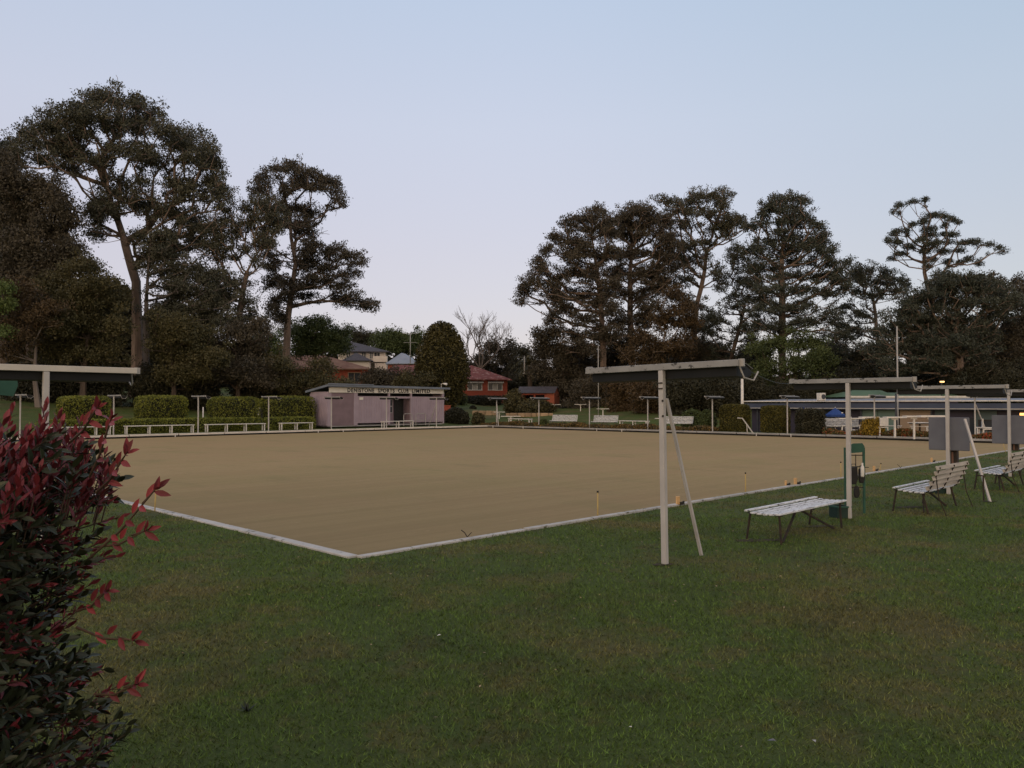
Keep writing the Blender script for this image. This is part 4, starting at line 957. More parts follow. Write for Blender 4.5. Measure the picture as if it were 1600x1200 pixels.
# front is towards -u; with rotation AV, local y = direction AV+90deg = -u. so positive local y is towards the green.
m = MB(); cbox(m, 1168, 2000, zg, 1.46, -.6, .1); m.box(((b0+b1)/2, -6, 1.1), (b1-b0, .1, 2.2)); m.box((b1-.05, -3.3, 1.15), (.1, 5.3, 2.3)); m.box((b0+.05, -3.3, 1.15), (.1, 5.3, 2.3)); m.build('wall', MT['purple'], cb)
m = MB(); xa, xb = b1+.3, b0; m.bar((xa, .10, zf0+.13), (xb, .10, zf0+.13), .10, .36); m.build('fascia', MT['fascia'], cb)
m = MB(); m.bar((xa, .155, zf0+.01), (xb, .155, zf0+.01), .06, .05); m.build('lower_trim', MT['greysteel'], cb)
m = MB(); m.poly([(xa, .2, zf1-.02), (xb, .2, zf1-.02), (xb, -6.2, zf1+.12), (xa, -6.2, zf1+.12)], (0, 0, .05)); m.build('roof', MT['roofpale'], cb)
m = MB(); m.bar((xa, .2, zf1+.0), (xb, .2, zf1+.0), .07, .06); m.build('gutter', MT['white'], cb)
m = MB(); cbox(m, 1342, 1365.5, -.2, 1.40, -.50, .05); cbox(m, 1366.5, 1394, -.2, 1.40, -.50, .05); m.build('blind', MT['teal'], cb)
m = MB(); cbox(m, 1517, 1553, -.6, 1.40, -.50, .05); m.build('bay_wall', MT['slate'], cb)
m = MB(); cbox(m, 1401, 1450, -.6, 1.40, -.50, .05)
for i in range(22): cbox(m, 1401.5, 1449.5, -.55+i*.088, -.51+i*.088, -.465, .02)
m.build('roller_shutter', MT['beige'], cb)
m = MB(); cbox(m, 1456, 1476, .95, 1.40, -.50, .05); m.build('upper_panel', MT['slate'], cb)
m = MB(); cbox(m, 1452, 1516, -.4, .94, -.48, .04); cbox(m, 1395, 1400, -.4, 1.38, -.48, .04); cbox(m, 1241, 1300, -.5, 1.38, -.49, .04); m.build('doorway', MT['glass'], cb)
wf = MB(); cbox(wf, 1524, 1554, .25, .85, -.46, .05); wfo = wf.build('window', MT['iron'], cb)
m = MB(); cbox(m, 1526, 1551, .30, .80, -.43, .02); m.build('pane', MT['glass'], wfo)
m = MB()
for px in (1180, 1342, 1452): cbox(m, px, px+2.2, zg, 1.45, -.2, .08)
m.build('post', MT['darkpole'], cb)
m = MB()
for px in (1335, 1412, 1444, 1449, 1458, 1498, 1560): cbox(m, px, px+.8, 1.86, 2.02, -.3, .04)
cbox(m, 1325, 1570, 2.0, 2.03, -.3, .03); m.build('roof_rail', MT['greysteel'], cb)
# verandah lamp at the right edge (lit)
q = W(1598, 652, 40.5); o = thing('wall_lamp', 'lit amber lamp under the clubhouse eave at the right edge', 'lamp', tuple(q)); m = MB(); m.tube([(0, 0, -.3), (0, 0, -.1), (0, 0, .22)], [.09, .15, .13], 10); m.build('shade', emis('lamp_amber', (1.0, .50, .14), 2.2), o); m = MB(); m.box((0, .2, 0), (.06, .35, .06)); m.tube([(0, 0, .22), (0, 0, .30)], .1, 10); m.build('bracket', MT['iron'], o)
for px, py, D, s, lb in ((1472, 596.5, 62, .10, 'lit amber street lamp among the trees above the green roof'), (1084.5, 596, 70, .12, 'tiny warm light among the dark trees beneath the nearest crossbar')):
    q = W(px, py, D); gz = Hxy(q.x, q.y); o = thing('street_lamp', lb, 'lamp', (q.x, q.y, gz))
    m = MB(); m.tube([(0, .1, 0), (0, .1, q.z-gz+.1)], .05, 8); m.build('post', MT['darkpole'], o)
    m = MB(); m.tube([(-s*1.6, 0, q.z-gz), (s*1.6, 0, q.z-gz)], [s*.5, s*.6], 8); m.build('lamp_head', emis('lamp_amber_far', (1.0, .55, .2), 2.5), o)
# green roofed pavilion behind
D = 62; k = D/F; a = W(1330, 620, D); z = -.9
gp = thing('green_roof_pavilion', 'pavilion with pale green metal roof rising behind the clubhouse', 'building', (a.x, a.y, z), 0)
ze = a.z-z; wv = (1512-1330)*k
m = MB(); m.box((wv/2, 3.6, ze/2-.1), (wv-.6, 5.5, ze-.2)); m.build('wall', MT['purple'], gp)
m = MB(); m.v += [(0, 0, ze), ((1404-1330)*k, 0, ze), ((1404-1330)*k, 3, ze+(620-608.5)*k), ((1358-1330)*k, 3, ze+(620-608.5)*k), ((1404-1330)*k, .4, ze), (wv, .4, ze), (wv-.3, 3, ze+(620-612.5)*k), ((1404-1330)*k, 3, ze+(620-612.5)*k), (0, 7, ze), ((1404-1330)*k, 7, ze), (wv, 7, ze)]
m.f += [(0, 1, 2, 3), (4, 5, 6, 7), (0, 3, 8), (3, 2, 9, 8), (7, 6, 10, 9), (5, 10, 6)]; m.build('roof', MT['greenroof'], gp)
m = MB(); m.bar((-.1, -.05, ze), (wv+.1, -.05, ze), .1, .14); m.build('gutter', MT['white'], gp)
# air-conditioner on the clubhouse roof
q = W(1283, 626, 46.5); o = thing('air_conditioner', 'white air conditioner box standing on the clubhouse roof', 'air conditioner', (q.x, q.y, 1.88), R(20)); m = MB(); m.box((0, 0, .24), (.42, .28, .44)); m.build('casing', MT['white'], o, bevel=.01)
m = MB(); m.tube([(.05, -.145, .24), (.05, -.155, .24)], .15, 14); m.build('fan_grille', MT['darkpole'], o); m = MB(); m.box((-.15, 0, .01), (.04, .3, .02)); m.box((.15, 0, .01), (.04, .3, .02)); m.build('foot', MT['iron'], o)
# masts and poles
def mast(name, label, px, pyt, pyb, D, r, mt, arms=None, cap=False):
    t = W(px, pyt, D); b = W(px, pyb, D); gz = min(b.z, Hxy(b.x, b.y)) if pyb > 600 else b.z
    if pyb > 600: gz = Hxy(b.x, b.y)
    o = thing(name, label, 'pole', (b.x, b.y, gz)); m = MB(); m.tube([(0, 0, 0), (0, 0, t.z-gz)], [r, r*.8], 8); m.build('shaft', mt, o, smooth=True)
    m = MB(); m.tube([(0, 0, 0), (0, 0, .08)], r*2.2, 8); m.build('base_plate', mt, o)
    if arms:
        for dz, w in arms:
            m = MB(); m.tube([(-w, 0, t.z-gz-dz), (w, 0, t.z-gz-dz)], .03, 6)
            for i in range(5): x = -w+2*w*i/4; m.tube([(x, -.35, t.z-gz-dz), (x, .35, t.z-gz-dz)], .02, 5)
            m.build('aerial_arm', mt, o)
    return o
mast('flag_pole', 'thick white post rising above the square clipped hedge', 1160, 592, 650, 46.5, .095, MT['white'])
mast('light_mast', 'thin grey mast standing before the tall right-hand trees', 1403, 510, 640, 52, .06, MT['greysteel'])
mast('light_mast', 'thin dark post in front of the beige roller shutter', 1400.5, 615, 682, 38, .05, MT['darkpole'])
mast('light_mast', 'thin pale post close beside the dark one at the roller shutter', 1403.5, 613, 682, 38.5, .03, MT['greysteel'])
mast('light_mast', 'thin grey mast under the left end of the nearest crossbar', 935, 540, 650, 62, .035, MT['greysteel'])
mast('light_mast', 'short pale pole standing before the dark palm', 819.5, 556, 584, 80, .08, MT['greysteel'])
mast('light_mast', 'slim white post among the hedges, right of the third far lamp post', 317, 636, 671, 46.0, .045, MT['white'])
mast('tv_aerial', 'tall television aerial above the pale metal roof', 641, 520, 568, 120, .07, MT['greysteel'], [(.1, 1.2), (1.5, 1.0)])
mast('tv_aerial', 'low television aerial above the faded brown roof', 475, 541, 556, 97, .05, MT['greysteel'], [(.1, .8)])
# stair hand rail by the square hedge
q = W(1168, 681, 41.3); o = thing('hand_rail', 'white stair rail beside the first square clipped hedge', 'rail', (q.x, q.y, .13), R(0)); k = 41.3/F
m = MB(); m.tube([(7*k, -.3, 0), (-6*k, .2, 24*k), (-13*k, .3, 24.5*k)], .035, 8); m.build('hand_grip', MT['greysteel'], o); m = MB(); m.tube([(0, 0, 0), (-1*k, 0, 14*k)], .03, 8); m.build('upright', MT['greysteel'], o)
# market umbrella
q = W(1305, 637, 45.5); gz = -.9; o = thing('market_umbrella', 'open blue market umbrella in front of the clubhouse', 'umbrella', (q.x, q.y, gz)); h = q.z-gz; k = 45.5/F
m = MB(); n = 8; r = 15.5*k
top = len(m.v); m.v.append((0, 0, h))
for i in range(n): a = 2*math.pi*i/n; m.v.append((r*.5*math.cos(a), r*.5*math.sin(a), h-.20))
for i in range(n): a = 2*math.pi*i/n; m.v.append((r*math.cos(a), r*math.sin(a), h-.40))
for i in range(n): a = 2*math.pi*i/n; m.v.append((r*math.cos(a), r*math.sin(a), h-.52))
for i in range(n):
    j = (i+1) % n; m.f += [(0, 1+i, 1+j), (1+i, 9+i, 9+j, 1+j), (9+i, 17+i, 17+j, 9+j)]
m.build('canopy', MT['bluecloth'], o); m = MB(); m.tube([(0, 0, 0), (0, 0, h+.05)], .03, 8); m.build('pole', MT['greysteel'], o); m = MB(); m.tube([(0, 0, 0), (0, 0, .1)], .3, 12); m.build('base', MT['black'], o)
m = MB(); m.tube([(r*.35, -r*.62, h-.30), (r*.5, -r*.62, h-.30)], .04, 6); m.build('emblem', MT['white'], o)
q = W(1256, 636, 46.5); o = thing('folded_umbrella', 'closed blue umbrella standing left of the open one', 'umbrella', (q.x, q.y, -.9)); h = q.z+.9
m = MB(); m.tube([(0, 0, h-1.2), (0, 0, h-.5), (0, 0, h)], [.16, .10, .02], 8); m.build('canopy', MT['bluecloth'], o); m = MB(); m.tube([(0, 0, 0), (0, 0, h-1.1)], .03, 6); m.build('pole', MT['greysteel'], o)
# patio chairs by the umbrella
cp = None
for px, py, D, lb in ((1330, 662, 42.0, 'white plastic patio chair right of the blue umbrella'), (1322, 664, 41.0, 'white plastic patio chair partly behind the second lamp post'), (1377, 668, 38.2, 'white plastic patio chair just right of the golden shrub'), (1544, 668, 35.5, 'white plastic patio chair under the clubhouse window')):
    q = W(px, py, D); gz = max(Hxy(q.x, q.y), q.z-.95)
    if cp is None:
        o = thing('patio_chair', lb, 'chair', (q.x, q.y, gz), R(30), 'white patio chairs'); cp = o
        m = MB(); m.box((0, 0, .44), (.46, .44, .04)); m.build('seat', MT['white'], o); m = MB(); m.box((0, .22, .7), (.44, .04, .4)); m.build('backrest', MT['white'], o)
        for a_ in (-1, 1):
            for b_ in (-1, 1): m = MB(); m.bar((a_*.2, b_*.19, .42), (a_*.24, b_*.22, 0), .04, .04); m.build('leg', MT['white'], o)
    else: o = copy_tree(cp); o.location = (q.x, q.y, gz); o.rotation_euler.z = random.uniform(0, 6)
    tag(o, lb)
# green canvas flap hanging left, seen behind the shrub
q = W(14, 617, 9.4); o = thing('canvas_flap', 'dark green canvas flap hanging under the left crossbar', 'canvas', (q.x, q.y, q.z), AU); k = 9.4/F
m = MB(); m.poly([(-14*k, 0, 0), (6*k, 0, -2*k), (12*k, 0, 14*k), (10*k, 0, 34*k), (-14*k, 0, 34*k)], (0, .015, 0)); m.build('cloth', MT['greenpaint'], o)
m = MB(); m.tube([(-14*k, .01, 34*k), (10*k, .01, 34*k)], .012, 6); m.build('hanging_rod', MT['iron'], o)

# ------------------------------------------------------------------ clipped hedges, far left
PH = AB(0, S+4.2)
for a, b, pt, n, lb in ((90, 172, 618, 9000, 'clipped green hedge block behind the red shoots, leftmost'), (213, 291, 617, 9000, 'clipped green hedge block, second from the left'), (327, 402, 619, 8000, 'clipped green hedge block, third from the left'), (409, 489, 618, 8000, 'clipped darker hedge block touching the mauve shed')):
    t0, t1 = onl(PH, U, a), onl(PH, U, b); L = t1-t0; tm = (t0+t1)/2; y = PH[1]+U[1]*tm; z1 = W(0, pt, y).z; zb_ = H(0, S+4.2)-.05; x = PH[0]+U[0]*tm
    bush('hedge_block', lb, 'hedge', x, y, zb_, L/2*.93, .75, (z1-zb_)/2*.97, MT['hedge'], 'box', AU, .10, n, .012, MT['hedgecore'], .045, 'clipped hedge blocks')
PL2 = AB(0, S+2.7)
for a, b, n, lb in ((60, 412, 26000, 'long low clipped hedge running behind the white benches'), (417, 489, 6000, 'short low clipped hedge between the far lamp post and the shed')):
    t0, t1 = onl(PL2, U, a), onl(PL2, U, b); L = t1-t0; tm = (t0+t1)/2
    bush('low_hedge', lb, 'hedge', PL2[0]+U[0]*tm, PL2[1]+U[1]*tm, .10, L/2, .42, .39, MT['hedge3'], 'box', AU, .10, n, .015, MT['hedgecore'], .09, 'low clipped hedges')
# square hedges, right
PS = AB(S+1.9, S)
for a, b, pt, lb, mt_ in ((1123, 1174, 631, 'square clipped olive hedge left of the purple wall', 'hedge2'), (1187, 1236, 633, 'square clipped olive hedge right of the purple wall', 'hedge2')):
    t0, t1 = onl(PS, DR, a), onl(PS, DR, b); tm = (t0+t1)/2; y = PS[1]+DR[1]*tm; z1 = W(0, pt, y).z; L = (t1-t0)
    bush('square_hedge', lb, 'hedge', PS[0]+DR[0]*tm, y, .05, L/2*.72, .55, (z1-.05)/2*.97, MT[mt_], 'box', AV, .085, 9000, .010, MT['hedgecore'], .05, 'square clipped hedges')
def pbush(name, lb, px, pyt, pyb, wpx, D, leaf, n=5000, ls=.12, lump=.10, shape='ball', cat='bush', fuzz=.14, deep=.8, group=None):
    k = D/F; c = W(px, pyb, D); t = W(px, pyt, D); gz = min(Hxy(c.x, c.y), c.z)-.1
    return bush(name, lb, cat, c.x, c.y, gz, wpx/2*k, wpx/2*k*deep, (t.z-gz)/2, MT[leaf], shape, random.uniform(0, 3), ls, n, lump, MT['core'], fuzz, group)
pbush('round_bush', 'dark green rounded bush left of the blue umbrella', 1266, 641, 676, 42, 41.6, 'leaf_dark', 7000, .11, .06, 'box')
pbush('round_bush', 'golden yellow shrub under the teal blinds', 1364, 654, 679, 32, 38.4, 'goldleaf', 4500, .09, .10)
pbush('round_bush', 'very dark round bush at the right end of the mauve shed', 712, 638, 668, 42, 61, 'leaf_dark', 6000, .14, .05)
pbush('round_bush', 'small olive bush right of the very dark round bush', 747, 646, 668, 24, 60, 'leaf_olive', 2500, .14)
pbush('garden_shrub', 'yellowish flowering shrub below the brick garage, left part', 803, 612, 648, 34, 70, 'leaf_olive', 5000, .16, .14)
pbush('garden_shrub', 'low yellowish shrub mass below the orange garage wall', 838, 625, 650, 60, 69, 'leaf_olive', 6000, .16, .14)
pbush('garden_shrub', 'dark clipped shrub against the foot of the red house', 755, 619, 632, 60, 83, 'leaf_dark', 4000, .16, .05, shape='box')
pbush('garden_shrub', 'dark low hedge left of the red brick house', 706, 616, 632, 40, 80, 'leaf_green', 3500, .16, .05, shape='box')
pbush('garden_shrub', 'small round shrub on the sloping lawn below the house', 739, 634, 642, 11, 76, 'leaf_dark', 900, .14)
for i, (px, pt, pb, w, D, lf, lb) in enumerate(((880, 632, 650, 70, 74, 'leaf_dark', 'low dark shrub row left of the central far lamp post'), (960, 628, 652, 70, 74, 'leaf_dark', 'low dark shrub row under the nearest crossbar, left half'), (1082, 641, 662, 40, 50, 'leaf_green', 'rounded dark green bush right of the nearest lamp post'),
        (1106, 643, 664, 30, 47, 'leaf_green', 'rounded dark green bush left of the first square hedge'), (1000, 636, 655, 50, 68, 'leaf_dark', 'dark bush behind the low bench left of the nearest post'), (850, 655, 668, 16, 54, 'leaf_green', 'small green plant under the far lamp post by the garage'),
        (1043, 628, 654, 60, 68, 'leaf_dark', 'dark bush mass behind the nearest lamp post'))):
    pbush('garden_shrub', lb, px, pt, pb, w, D, lf, 4500 if w > 20 else 1200, .13, .10)
# flower beds
def bed(lb, pxa, pxb, off, w, h, n):
    P0 = AB(S+off, S); ta, tb = onl(P0, DR, pxa), onl(P0, DR, pxb); t = RNG.uniform(ta, tb, n); s_ = RNG.normal(size=n)*w*.4
    hh_ = h*(.5+.5*np.sin(t*2.3)*np.cos(t*1.1+1))*.7+h*.35
    P = np.stack([P0[0]+DR[0]*t+U[0]*s_, P0[1]+DR[1]*t+U[1]*s_, .13+RNG.random(n)*hh_], 1)
    o = quads('flower_bed', leafquads(P, .10, .06, 0), MT['flower' if 'red' in lb else 'flower2']); tag(o, lb, 'flower bed', kind='stuff')
bed('strip of mixed low flowers left of the square hedges', 760, 1120, 1.0, .7, .35, 26000)
bed('strip of mixed low flowers and red blooms before the clubhouse', 1290, 1620, .9, .6, .38, 20000)
# sandstone walls
for lb, pxa, pxb, py0, py1, D in (('low sandstone wall at the foot of the sloping lawn, left stretch', 738, 776, 641.5, 647.5, 66), ('low sandstone wall behind the T-shaped stands, right stretch', 790, 862, 645.5, 649.5, 66), ('short red brick wall beside the shed', 692, 704, 634, 646, 64)):
    a, b = W(pxa, py1, D), W(pxb, py1, D); h = W(0, py0, D).z-a.z; o = thing('garden_wall', lb, 'wall', (a.x, a.y, a.z-.1), 0, 'low garden walls')
    m = MB(); L = b.x-a.x
    if 'brick' in lb: m.box((L/2, 0, (h+.1)/2), (L, .2, h+.1)); m.build('course', MT['brick'], o); m = MB(); m.box((L/2, 0, h+.12), (L+.05, .26, .05)); m.build('coping', MT['brick2'], o)
    else:
        x = 0
        while x < L: w = random.uniform(.35, .8); m.box((x+w/2, random.uniform(-.04, .04), (h+.1)/2), (w-.03, .35, h+.1+random.uniform(-.05, .04))); x += w
        m.build('stonework', MT['sandstone'], o, bevel=.03)

# grey electrical cabinet between hedges
o = thing('grey_cabinet', 'dark grey cabinet with white latch between the clipped blocks near the shed', 'cabinet', (W(408, 650, 52).x, 52, .3), R(0)); k = 52/F
m = MB(); m.box((0, 0, .55), (17*k, .4, 1.25)); m.build('casing', MT['purple'], o); m = MB(); m.box((-2*k, -.21, .75), (.12, .03, .28)); m.box((0*k, -.21, 1.12), (.15, .03, .06)); m.build('latch', MT['white'], o)

# ------------------------------------------------------------------ TREES
T = tree
gum, gum2, gum3 = MT['leaf_gum'], MT['leaf_gum2'], MT['leaf_gum3']
T('gum_tree', 'tallest spreading eucalyptus with thick pale trunk at the left', 64, [(216, 640), (214, 560), (212, 480), (211, 440), (200, 400), (190, 368), (180, 335)], .62,
  [(160, 152, 42, 17), (200, 158, 30, 14), (122, 172, 42, 18), (80, 192, 40, 20), (52, 215, 32, 22), (222, 178, 38, 18), (262, 200, 32, 16), (295, 218, 28, 16), (322, 236, 22, 20), (338, 260, 12, 20), (300, 250, 22, 14), (150, 190, 60, 16), (205, 200, 45, 16),
   (25, 240, 22, 26), (100, 225, 36, 14), (245, 250, 34, 20), (215, 235, 28, 14), (182, 228, 16, 12), (175, 290, 38, 20), (210, 320, 50, 16), (155, 318, 25, 14), (260, 330, 44, 16), (300, 300, 26, 14), (330, 285, 24, 14), (345, 305, 22, 18), (270, 285, 20, 9), (110, 262, 22, 8), (300, 345, 30, 14), (240, 370, 40, 14), (290, 380, 40, 16), (320, 360, 25, 14), (110, 238, 30, 9), (150, 248, 22, 9), (70, 250, 22, 9), (150, 335, 22, 12), (150, 365, 16, 10), (255, 395, 40, 14), (125, 212, 26, 9), (225, 285, 16, 9), (275, 225, 20, 9)],
  gum, MT['bark_pale'], rc=1.0, ls=.23, k=1.15, cov=1.15, attach=.5)
T('gum_tree', 'slim dark-stemmed gum close to the right of the thick pale trunk', 60, [(231, 640), (229, 560), (228, 470), (230, 410), (234, 370)], .20,
  [(250, 410, 40, 18), (350, 465, 24, 16), (285, 490, 40, 18), (350, 500, 30, 14), (290, 425, 40, 20), (265, 450, 44, 18), (300, 470, 46, 20), (330, 440, 24, 18), (240, 380, 24, 14), (330, 490, 30, 16), (250, 490, 34, 16)], gum, MT['bark_grey'], rc=.9, ls=.21, k=1.2, cov=1.0)
T('brown_tree', 'brown-green dense tree filling the upper left edge of the picture', 58, [(50, 640), (48, 520), (44, 420), (50, 340)], .4,
  [(60, 300, 52, 26), (30, 330, 40, 30), (85, 340, 44, 30), (40, 380, 52, 34), (95, 390, 40, 30), (10, 290, 22, 30), (12, 262, 16, 24), (70, 430, 56, 30), (20, 430, 30, 30)], MT['leaf_gum2'], MT['bark_dark'], rc=.95, ls=.22, k=2.3, cov=1.25)
T('dark_tree', 'dark blue-green tree at the very left edge behind the brown one', 66, [(5, 640), (4, 400), (4, 300)], .35, [(6, 245, 16, 22), (4, 290, 30, 40), (8, 340, 28, 40), (10, 400, 34, 34), (-40, 330, 60, 90), (-90, 420, 70, 90)], MT['leaf_gum3'], MT['bark_dark'], rc=1.0, ls=.24, k=2, cov=1.2)
T('rust_tree', 'rusty orange and green feathery tree at the lower left edge', 52, [(60, 640), (58, 590), (55, 540), (45, 500)], .16,
  [(30, 480, 36, 18), (60, 500, 34, 16), (10, 505, 22, 18), (40, 525, 36, 14), (25, 450, 30, 18), (80, 480, 26, 16), (15, 545, 24, 16)], MT['leaf_rust'], MT['bark_grey'], rc=.8, ls=.17, k=1.7, cov=1.0, spread=.6)
T('green_tree', 'fresh green branch of foliage poking in at the left edge', 50, [(-25, 640), (-20, 540), (-12, 480)], .14, [(4, 448, 14, 16), (8, 475, 18, 10), (4, 515, 14, 9), (-20, 470, 22, 30)], MT['leaf_fresh'], MT['bark_dark'], rc=.7, ls=.16, k=1.6, cov=1.1)
T('olive_tree', 'broad olive-brown tree in front of the thick pale trunk, left of it', 54, [(128, 640), (130, 580), (138, 530), (150, 480)], .22,
  [(150, 440, 46, 20), (122, 415, 36, 14), (90, 440, 40, 18), (172, 462, 24, 22), (120, 470, 46, 26), (95, 500, 36, 26), (150, 500, 50, 26), (182, 500, 14, 18), (110, 540, 50, 26), (160, 540, 44, 24), (75, 545, 30, 24)], MT['leaf_olive'], MT['bark_dark'], rc=.85, ls=.18, k=2.2, cov=1.1)
T('olive_tree', 'olive tree right of the thick pale trunk, above the second hedge block', 55, [(272, 640), (270, 590), (268, 550), (272, 520)], .2,
  [(270, 505, 40, 18), (254, 530, 20, 22), (300, 525, 44, 22), (270, 555, 48, 22), (325, 555, 36, 22), (290, 585, 46, 18)], MT['leaf_olive'], MT['bark_dark'], rc=.85, ls=.18, k=2.1, cov=1.1)
T('brown_tree', 'brownish tree under the thin forked gum, above the third hedge block', 57, [(372, 640), (372, 590), (370, 550)], .2,
  [(370, 520, 34, 20), (340, 545, 34, 22), (395, 545, 32, 22), (365, 575, 46, 22), (330, 590, 40, 18), (405, 585, 34, 20), (405, 515, 16, 18)], MT['leaf_gum2'], MT['bark_dark'], rc=.85, ls=.18, k=2.1, cov=1.1)
T('brown_tree', 'brown-green low tree left of the mauve shed, before the brown roof', 58, [(458, 640), (458, 600), (455, 580)], .18,
  [(440, 565, 34, 15), (480, 585, 40, 15), (450, 600, 50, 18), (510, 600, 30, 13), (425, 590, 26, 22), (540, 606, 24, 8), (505, 572, 18, 8)], MT['leaf_olive'], MT['bark_dark'], rc=.8, ls=.17, k=2.1, cov=1.05)
T('thin_gum', 'thin forked gum between the two big left trees', 62, [(372, 640), (375, 560), (376, 490), (380, 455), (388, 425)], .17,
  [(400, 325, 34, 14), (425, 340, 22, 18), (385, 345, 34, 12), (350, 335, 20, 20), (360, 365, 24, 16), (405, 360, 28, 12), (350, 400, 28, 18), (330, 380, 22, 18), (395, 385, 24, 8), (330, 420, 24, 18), (420, 375, 16, 10), (355, 440, 22, 10), (400, 410, 18, 8), (385, 470, 26, 8), (410, 314, 24, 9), (432, 330, 14, 10), (436, 355, 12, 10), (412, 376, 18, 8), (335, 350, 22, 14), (345, 378, 20, 12), (335, 455, 24, 14), (375, 440, 20, 10), (395, 495, 24, 10), (365, 500, 24, 12)],
  gum, MT['bark_pale'], rc=.75, ls=.19, k=.95, cov=.9, attach=.6)
T('gum_tree', 'tall layered gum tree right of the left group, with a long right limb', 74, [(447, 640), (448, 555), (451, 495), (458, 450), (462, 410), (456, 372), (452, 335)], .46,
  [(402, 296, 15, 12), (415, 275, 17, 8), (430, 262, 18, 9), (460, 259, 20, 11), (478, 270, 24, 10), (500, 280, 24, 10), (518, 286, 16, 9), (526, 300, 9, 11), (533, 312, 5, 7), (465, 285, 24, 12), (450, 298, 18, 8), (495, 292, 24, 8),
   (470, 325, 26, 9), (440, 322, 20, 9), (485, 335, 18, 12), (455, 345, 26, 14), (475, 360, 22, 14), (520, 388, 26, 9), (545, 398, 22, 8), (562, 408, 10, 6), (505, 395, 20, 8), (490, 382, 14, 10), (478, 415, 22, 12), (510, 415, 24, 8), (545, 430, 16, 5), (430, 415, 20, 16), (432, 440, 22, 14),
   (465, 442, 34, 10), (500, 435, 26, 10), (525, 445, 24, 8), (555, 460, 12, 5), (440, 465, 24, 10), (480, 462, 30, 8), (525, 465, 26, 7), (560, 474, 24, 6), (580, 478, 10, 5), (425, 480, 14, 12), (435, 497, 18, 16), (478, 397, 16, 12), (420, 395, 12, 12)],
  gum2, MT['bark_pale'], rc=.95, ls=.23, k=1.15, cov=1.15, attach=.45)
T('round_tree', 'dense dark round-topped tree behind the foot of the layered gum', 84, [(490, 640), (492, 570), (494, 540)], .35,
  [(495, 505, 26, 14), (470, 515, 24, 14), (520, 520, 24, 14), (490, 530, 44, 16), (475, 545, 40, 12), (525, 540, 24, 12), (537, 525, 8, 7)], MT['leaf_green'], MT['bark_dark'], rc=1.0, ls=.24, k=2.4, cov=1.2)
T('green_tree', 'yellow-green tree left of the layered gum trunk, behind the roof', 92, [(415, 640), (418, 560), (420, 540)], .3, [(420, 530, 22, 14), (400, 540, 20, 14), (430, 545, 22, 12), (440, 520, 8, 7)], MT['leaf_fresh'], MT['bark_dark'], rc=1.0, ls=.25, k=1.6, cov=1.1)
T('distant_tree', 'rounded olive-green tree behind the aerial, beyond the roofs', 140, [(620, 600), (620, 540)], .4, [(620, 525, 30, 11), (600, 530, 20, 14), (645, 530, 18, 12), (620, 540, 40, 13), (640, 545, 22, 12)], MT['leaf_green'], MT['bark_dark'], rc=1.6, ls=.38, k=2.4, cov=1.2)
T('distant_tree', 'far gum tops just right of the dense round tree, above the cream house', 150, [(556, 600), (556, 540)], .4, [(545, 520, 14, 6), (560, 522, 16, 7), (575, 528, 14, 7), (550, 532, 24, 8), (585, 525, 10, 6), (575, 536, 24, 7)], MT['leaf_dark'], MT['bark_dark'], rc=1.2, ls=.33, k=1.3, cov=1.0)
# conifer
D = 74; k = D/F; c = W(690, 615, D); gz = Hxy(c.x, c.y); zt_ = W(690, 505, D).z
bush('conifer', 'bell-shaped dense conifer left of the red brick house', 'tree', c.x, c.y, gz+.1, 42*k, 40*k, (zt_-gz)/2, MT['conifer'], 'cone', 0, .24, 17000, .035, MT['core'], .10)
# trees behind red house
T('distant_tree', 'grey-brown tree behind the red roof, right of the bare tree', 100, [(775, 620), (775, 580)], .3, [(770, 545, 20, 14), (790, 560, 22, 16), (755, 565, 24, 14), (800, 545, 10, 10), (790, 580, 30, 14), (735, 575, 20, 14), (810, 590, 20, 12)], MT['leaf_gum2'], MT['bark_dark'], rc=1.1, ls=.27, k=2.2, cov=1.1)
T('distant_tree', 'dark tree left of the palm, behind the garage', 92, [(815, 625), (812, 590)], .3, [(810, 568, 16, 14), (800, 600, 24, 14), (830, 590, 24, 26), (818, 552, 14, 9)], MT['leaf_dark'], MT['bark_dark'], rc=1.0, ls=.26, k=2.4, cov=1.2)
T('dark_tree', 'brown-dark bushy tree right of the palm and above the cottage', 78, [(880, 640), (880, 600), (878, 560)], .3, [(845, 525, 12, 10), (860, 520, 20, 14), (850, 545, 24, 18), (880, 550, 28, 20), (865, 580, 34, 20), (900, 585, 28, 20), (880, 605, 40, 14), (842, 575, 14, 16)], MT['leaf_gum2'], MT['bark_dark'], rc=.95, ls=.23, k=2.0, cov=1.1)
# right group
T('gum_tree', 'leftmost tall gum of the right-hand group, reaching over the sky gap', 76, [(942, 640), (942, 560), (940, 490), (934, 430), (925, 375)], .34,
  [(930, 328, 20, 8), (912, 342, 22, 9), (888, 352, 18, 9), (872, 370, 18, 10), (890, 378, 26, 8), (855, 388, 16, 10), (842, 405, 10, 10), (848, 420, 14, 8), (830, 438, 16, 10), (818, 452, 8, 10), (811, 466, 4, 6), (852, 445, 18, 10), (875, 455, 20, 10),
   (930, 360, 26, 12), (905, 400, 22, 10), (895, 425, 20, 10), (935, 400, 20, 14), (920, 430, 24, 14), (905, 460, 26, 14), (935, 470, 20, 14), (880, 485, 22, 14), (862, 500, 10, 14), (915, 495, 24, 14), (895, 520, 26, 14), (940, 520, 22, 16), (925, 545, 26, 12), (950, 345, 14, 12), (952, 368, 18, 10), (955, 392, 18, 12), (955, 440, 18, 14), (952, 480, 20, 16), (890, 402, 16, 10), (872, 432, 14, 10), (866, 462, 14, 10), (915, 385, 20, 9), (958, 520, 20, 14), (900, 548, 24, 12)],
  gum2, MT['bark_pale'], rc=.85, ls=.22, k=1.2, cov=1.1, attach=.5)
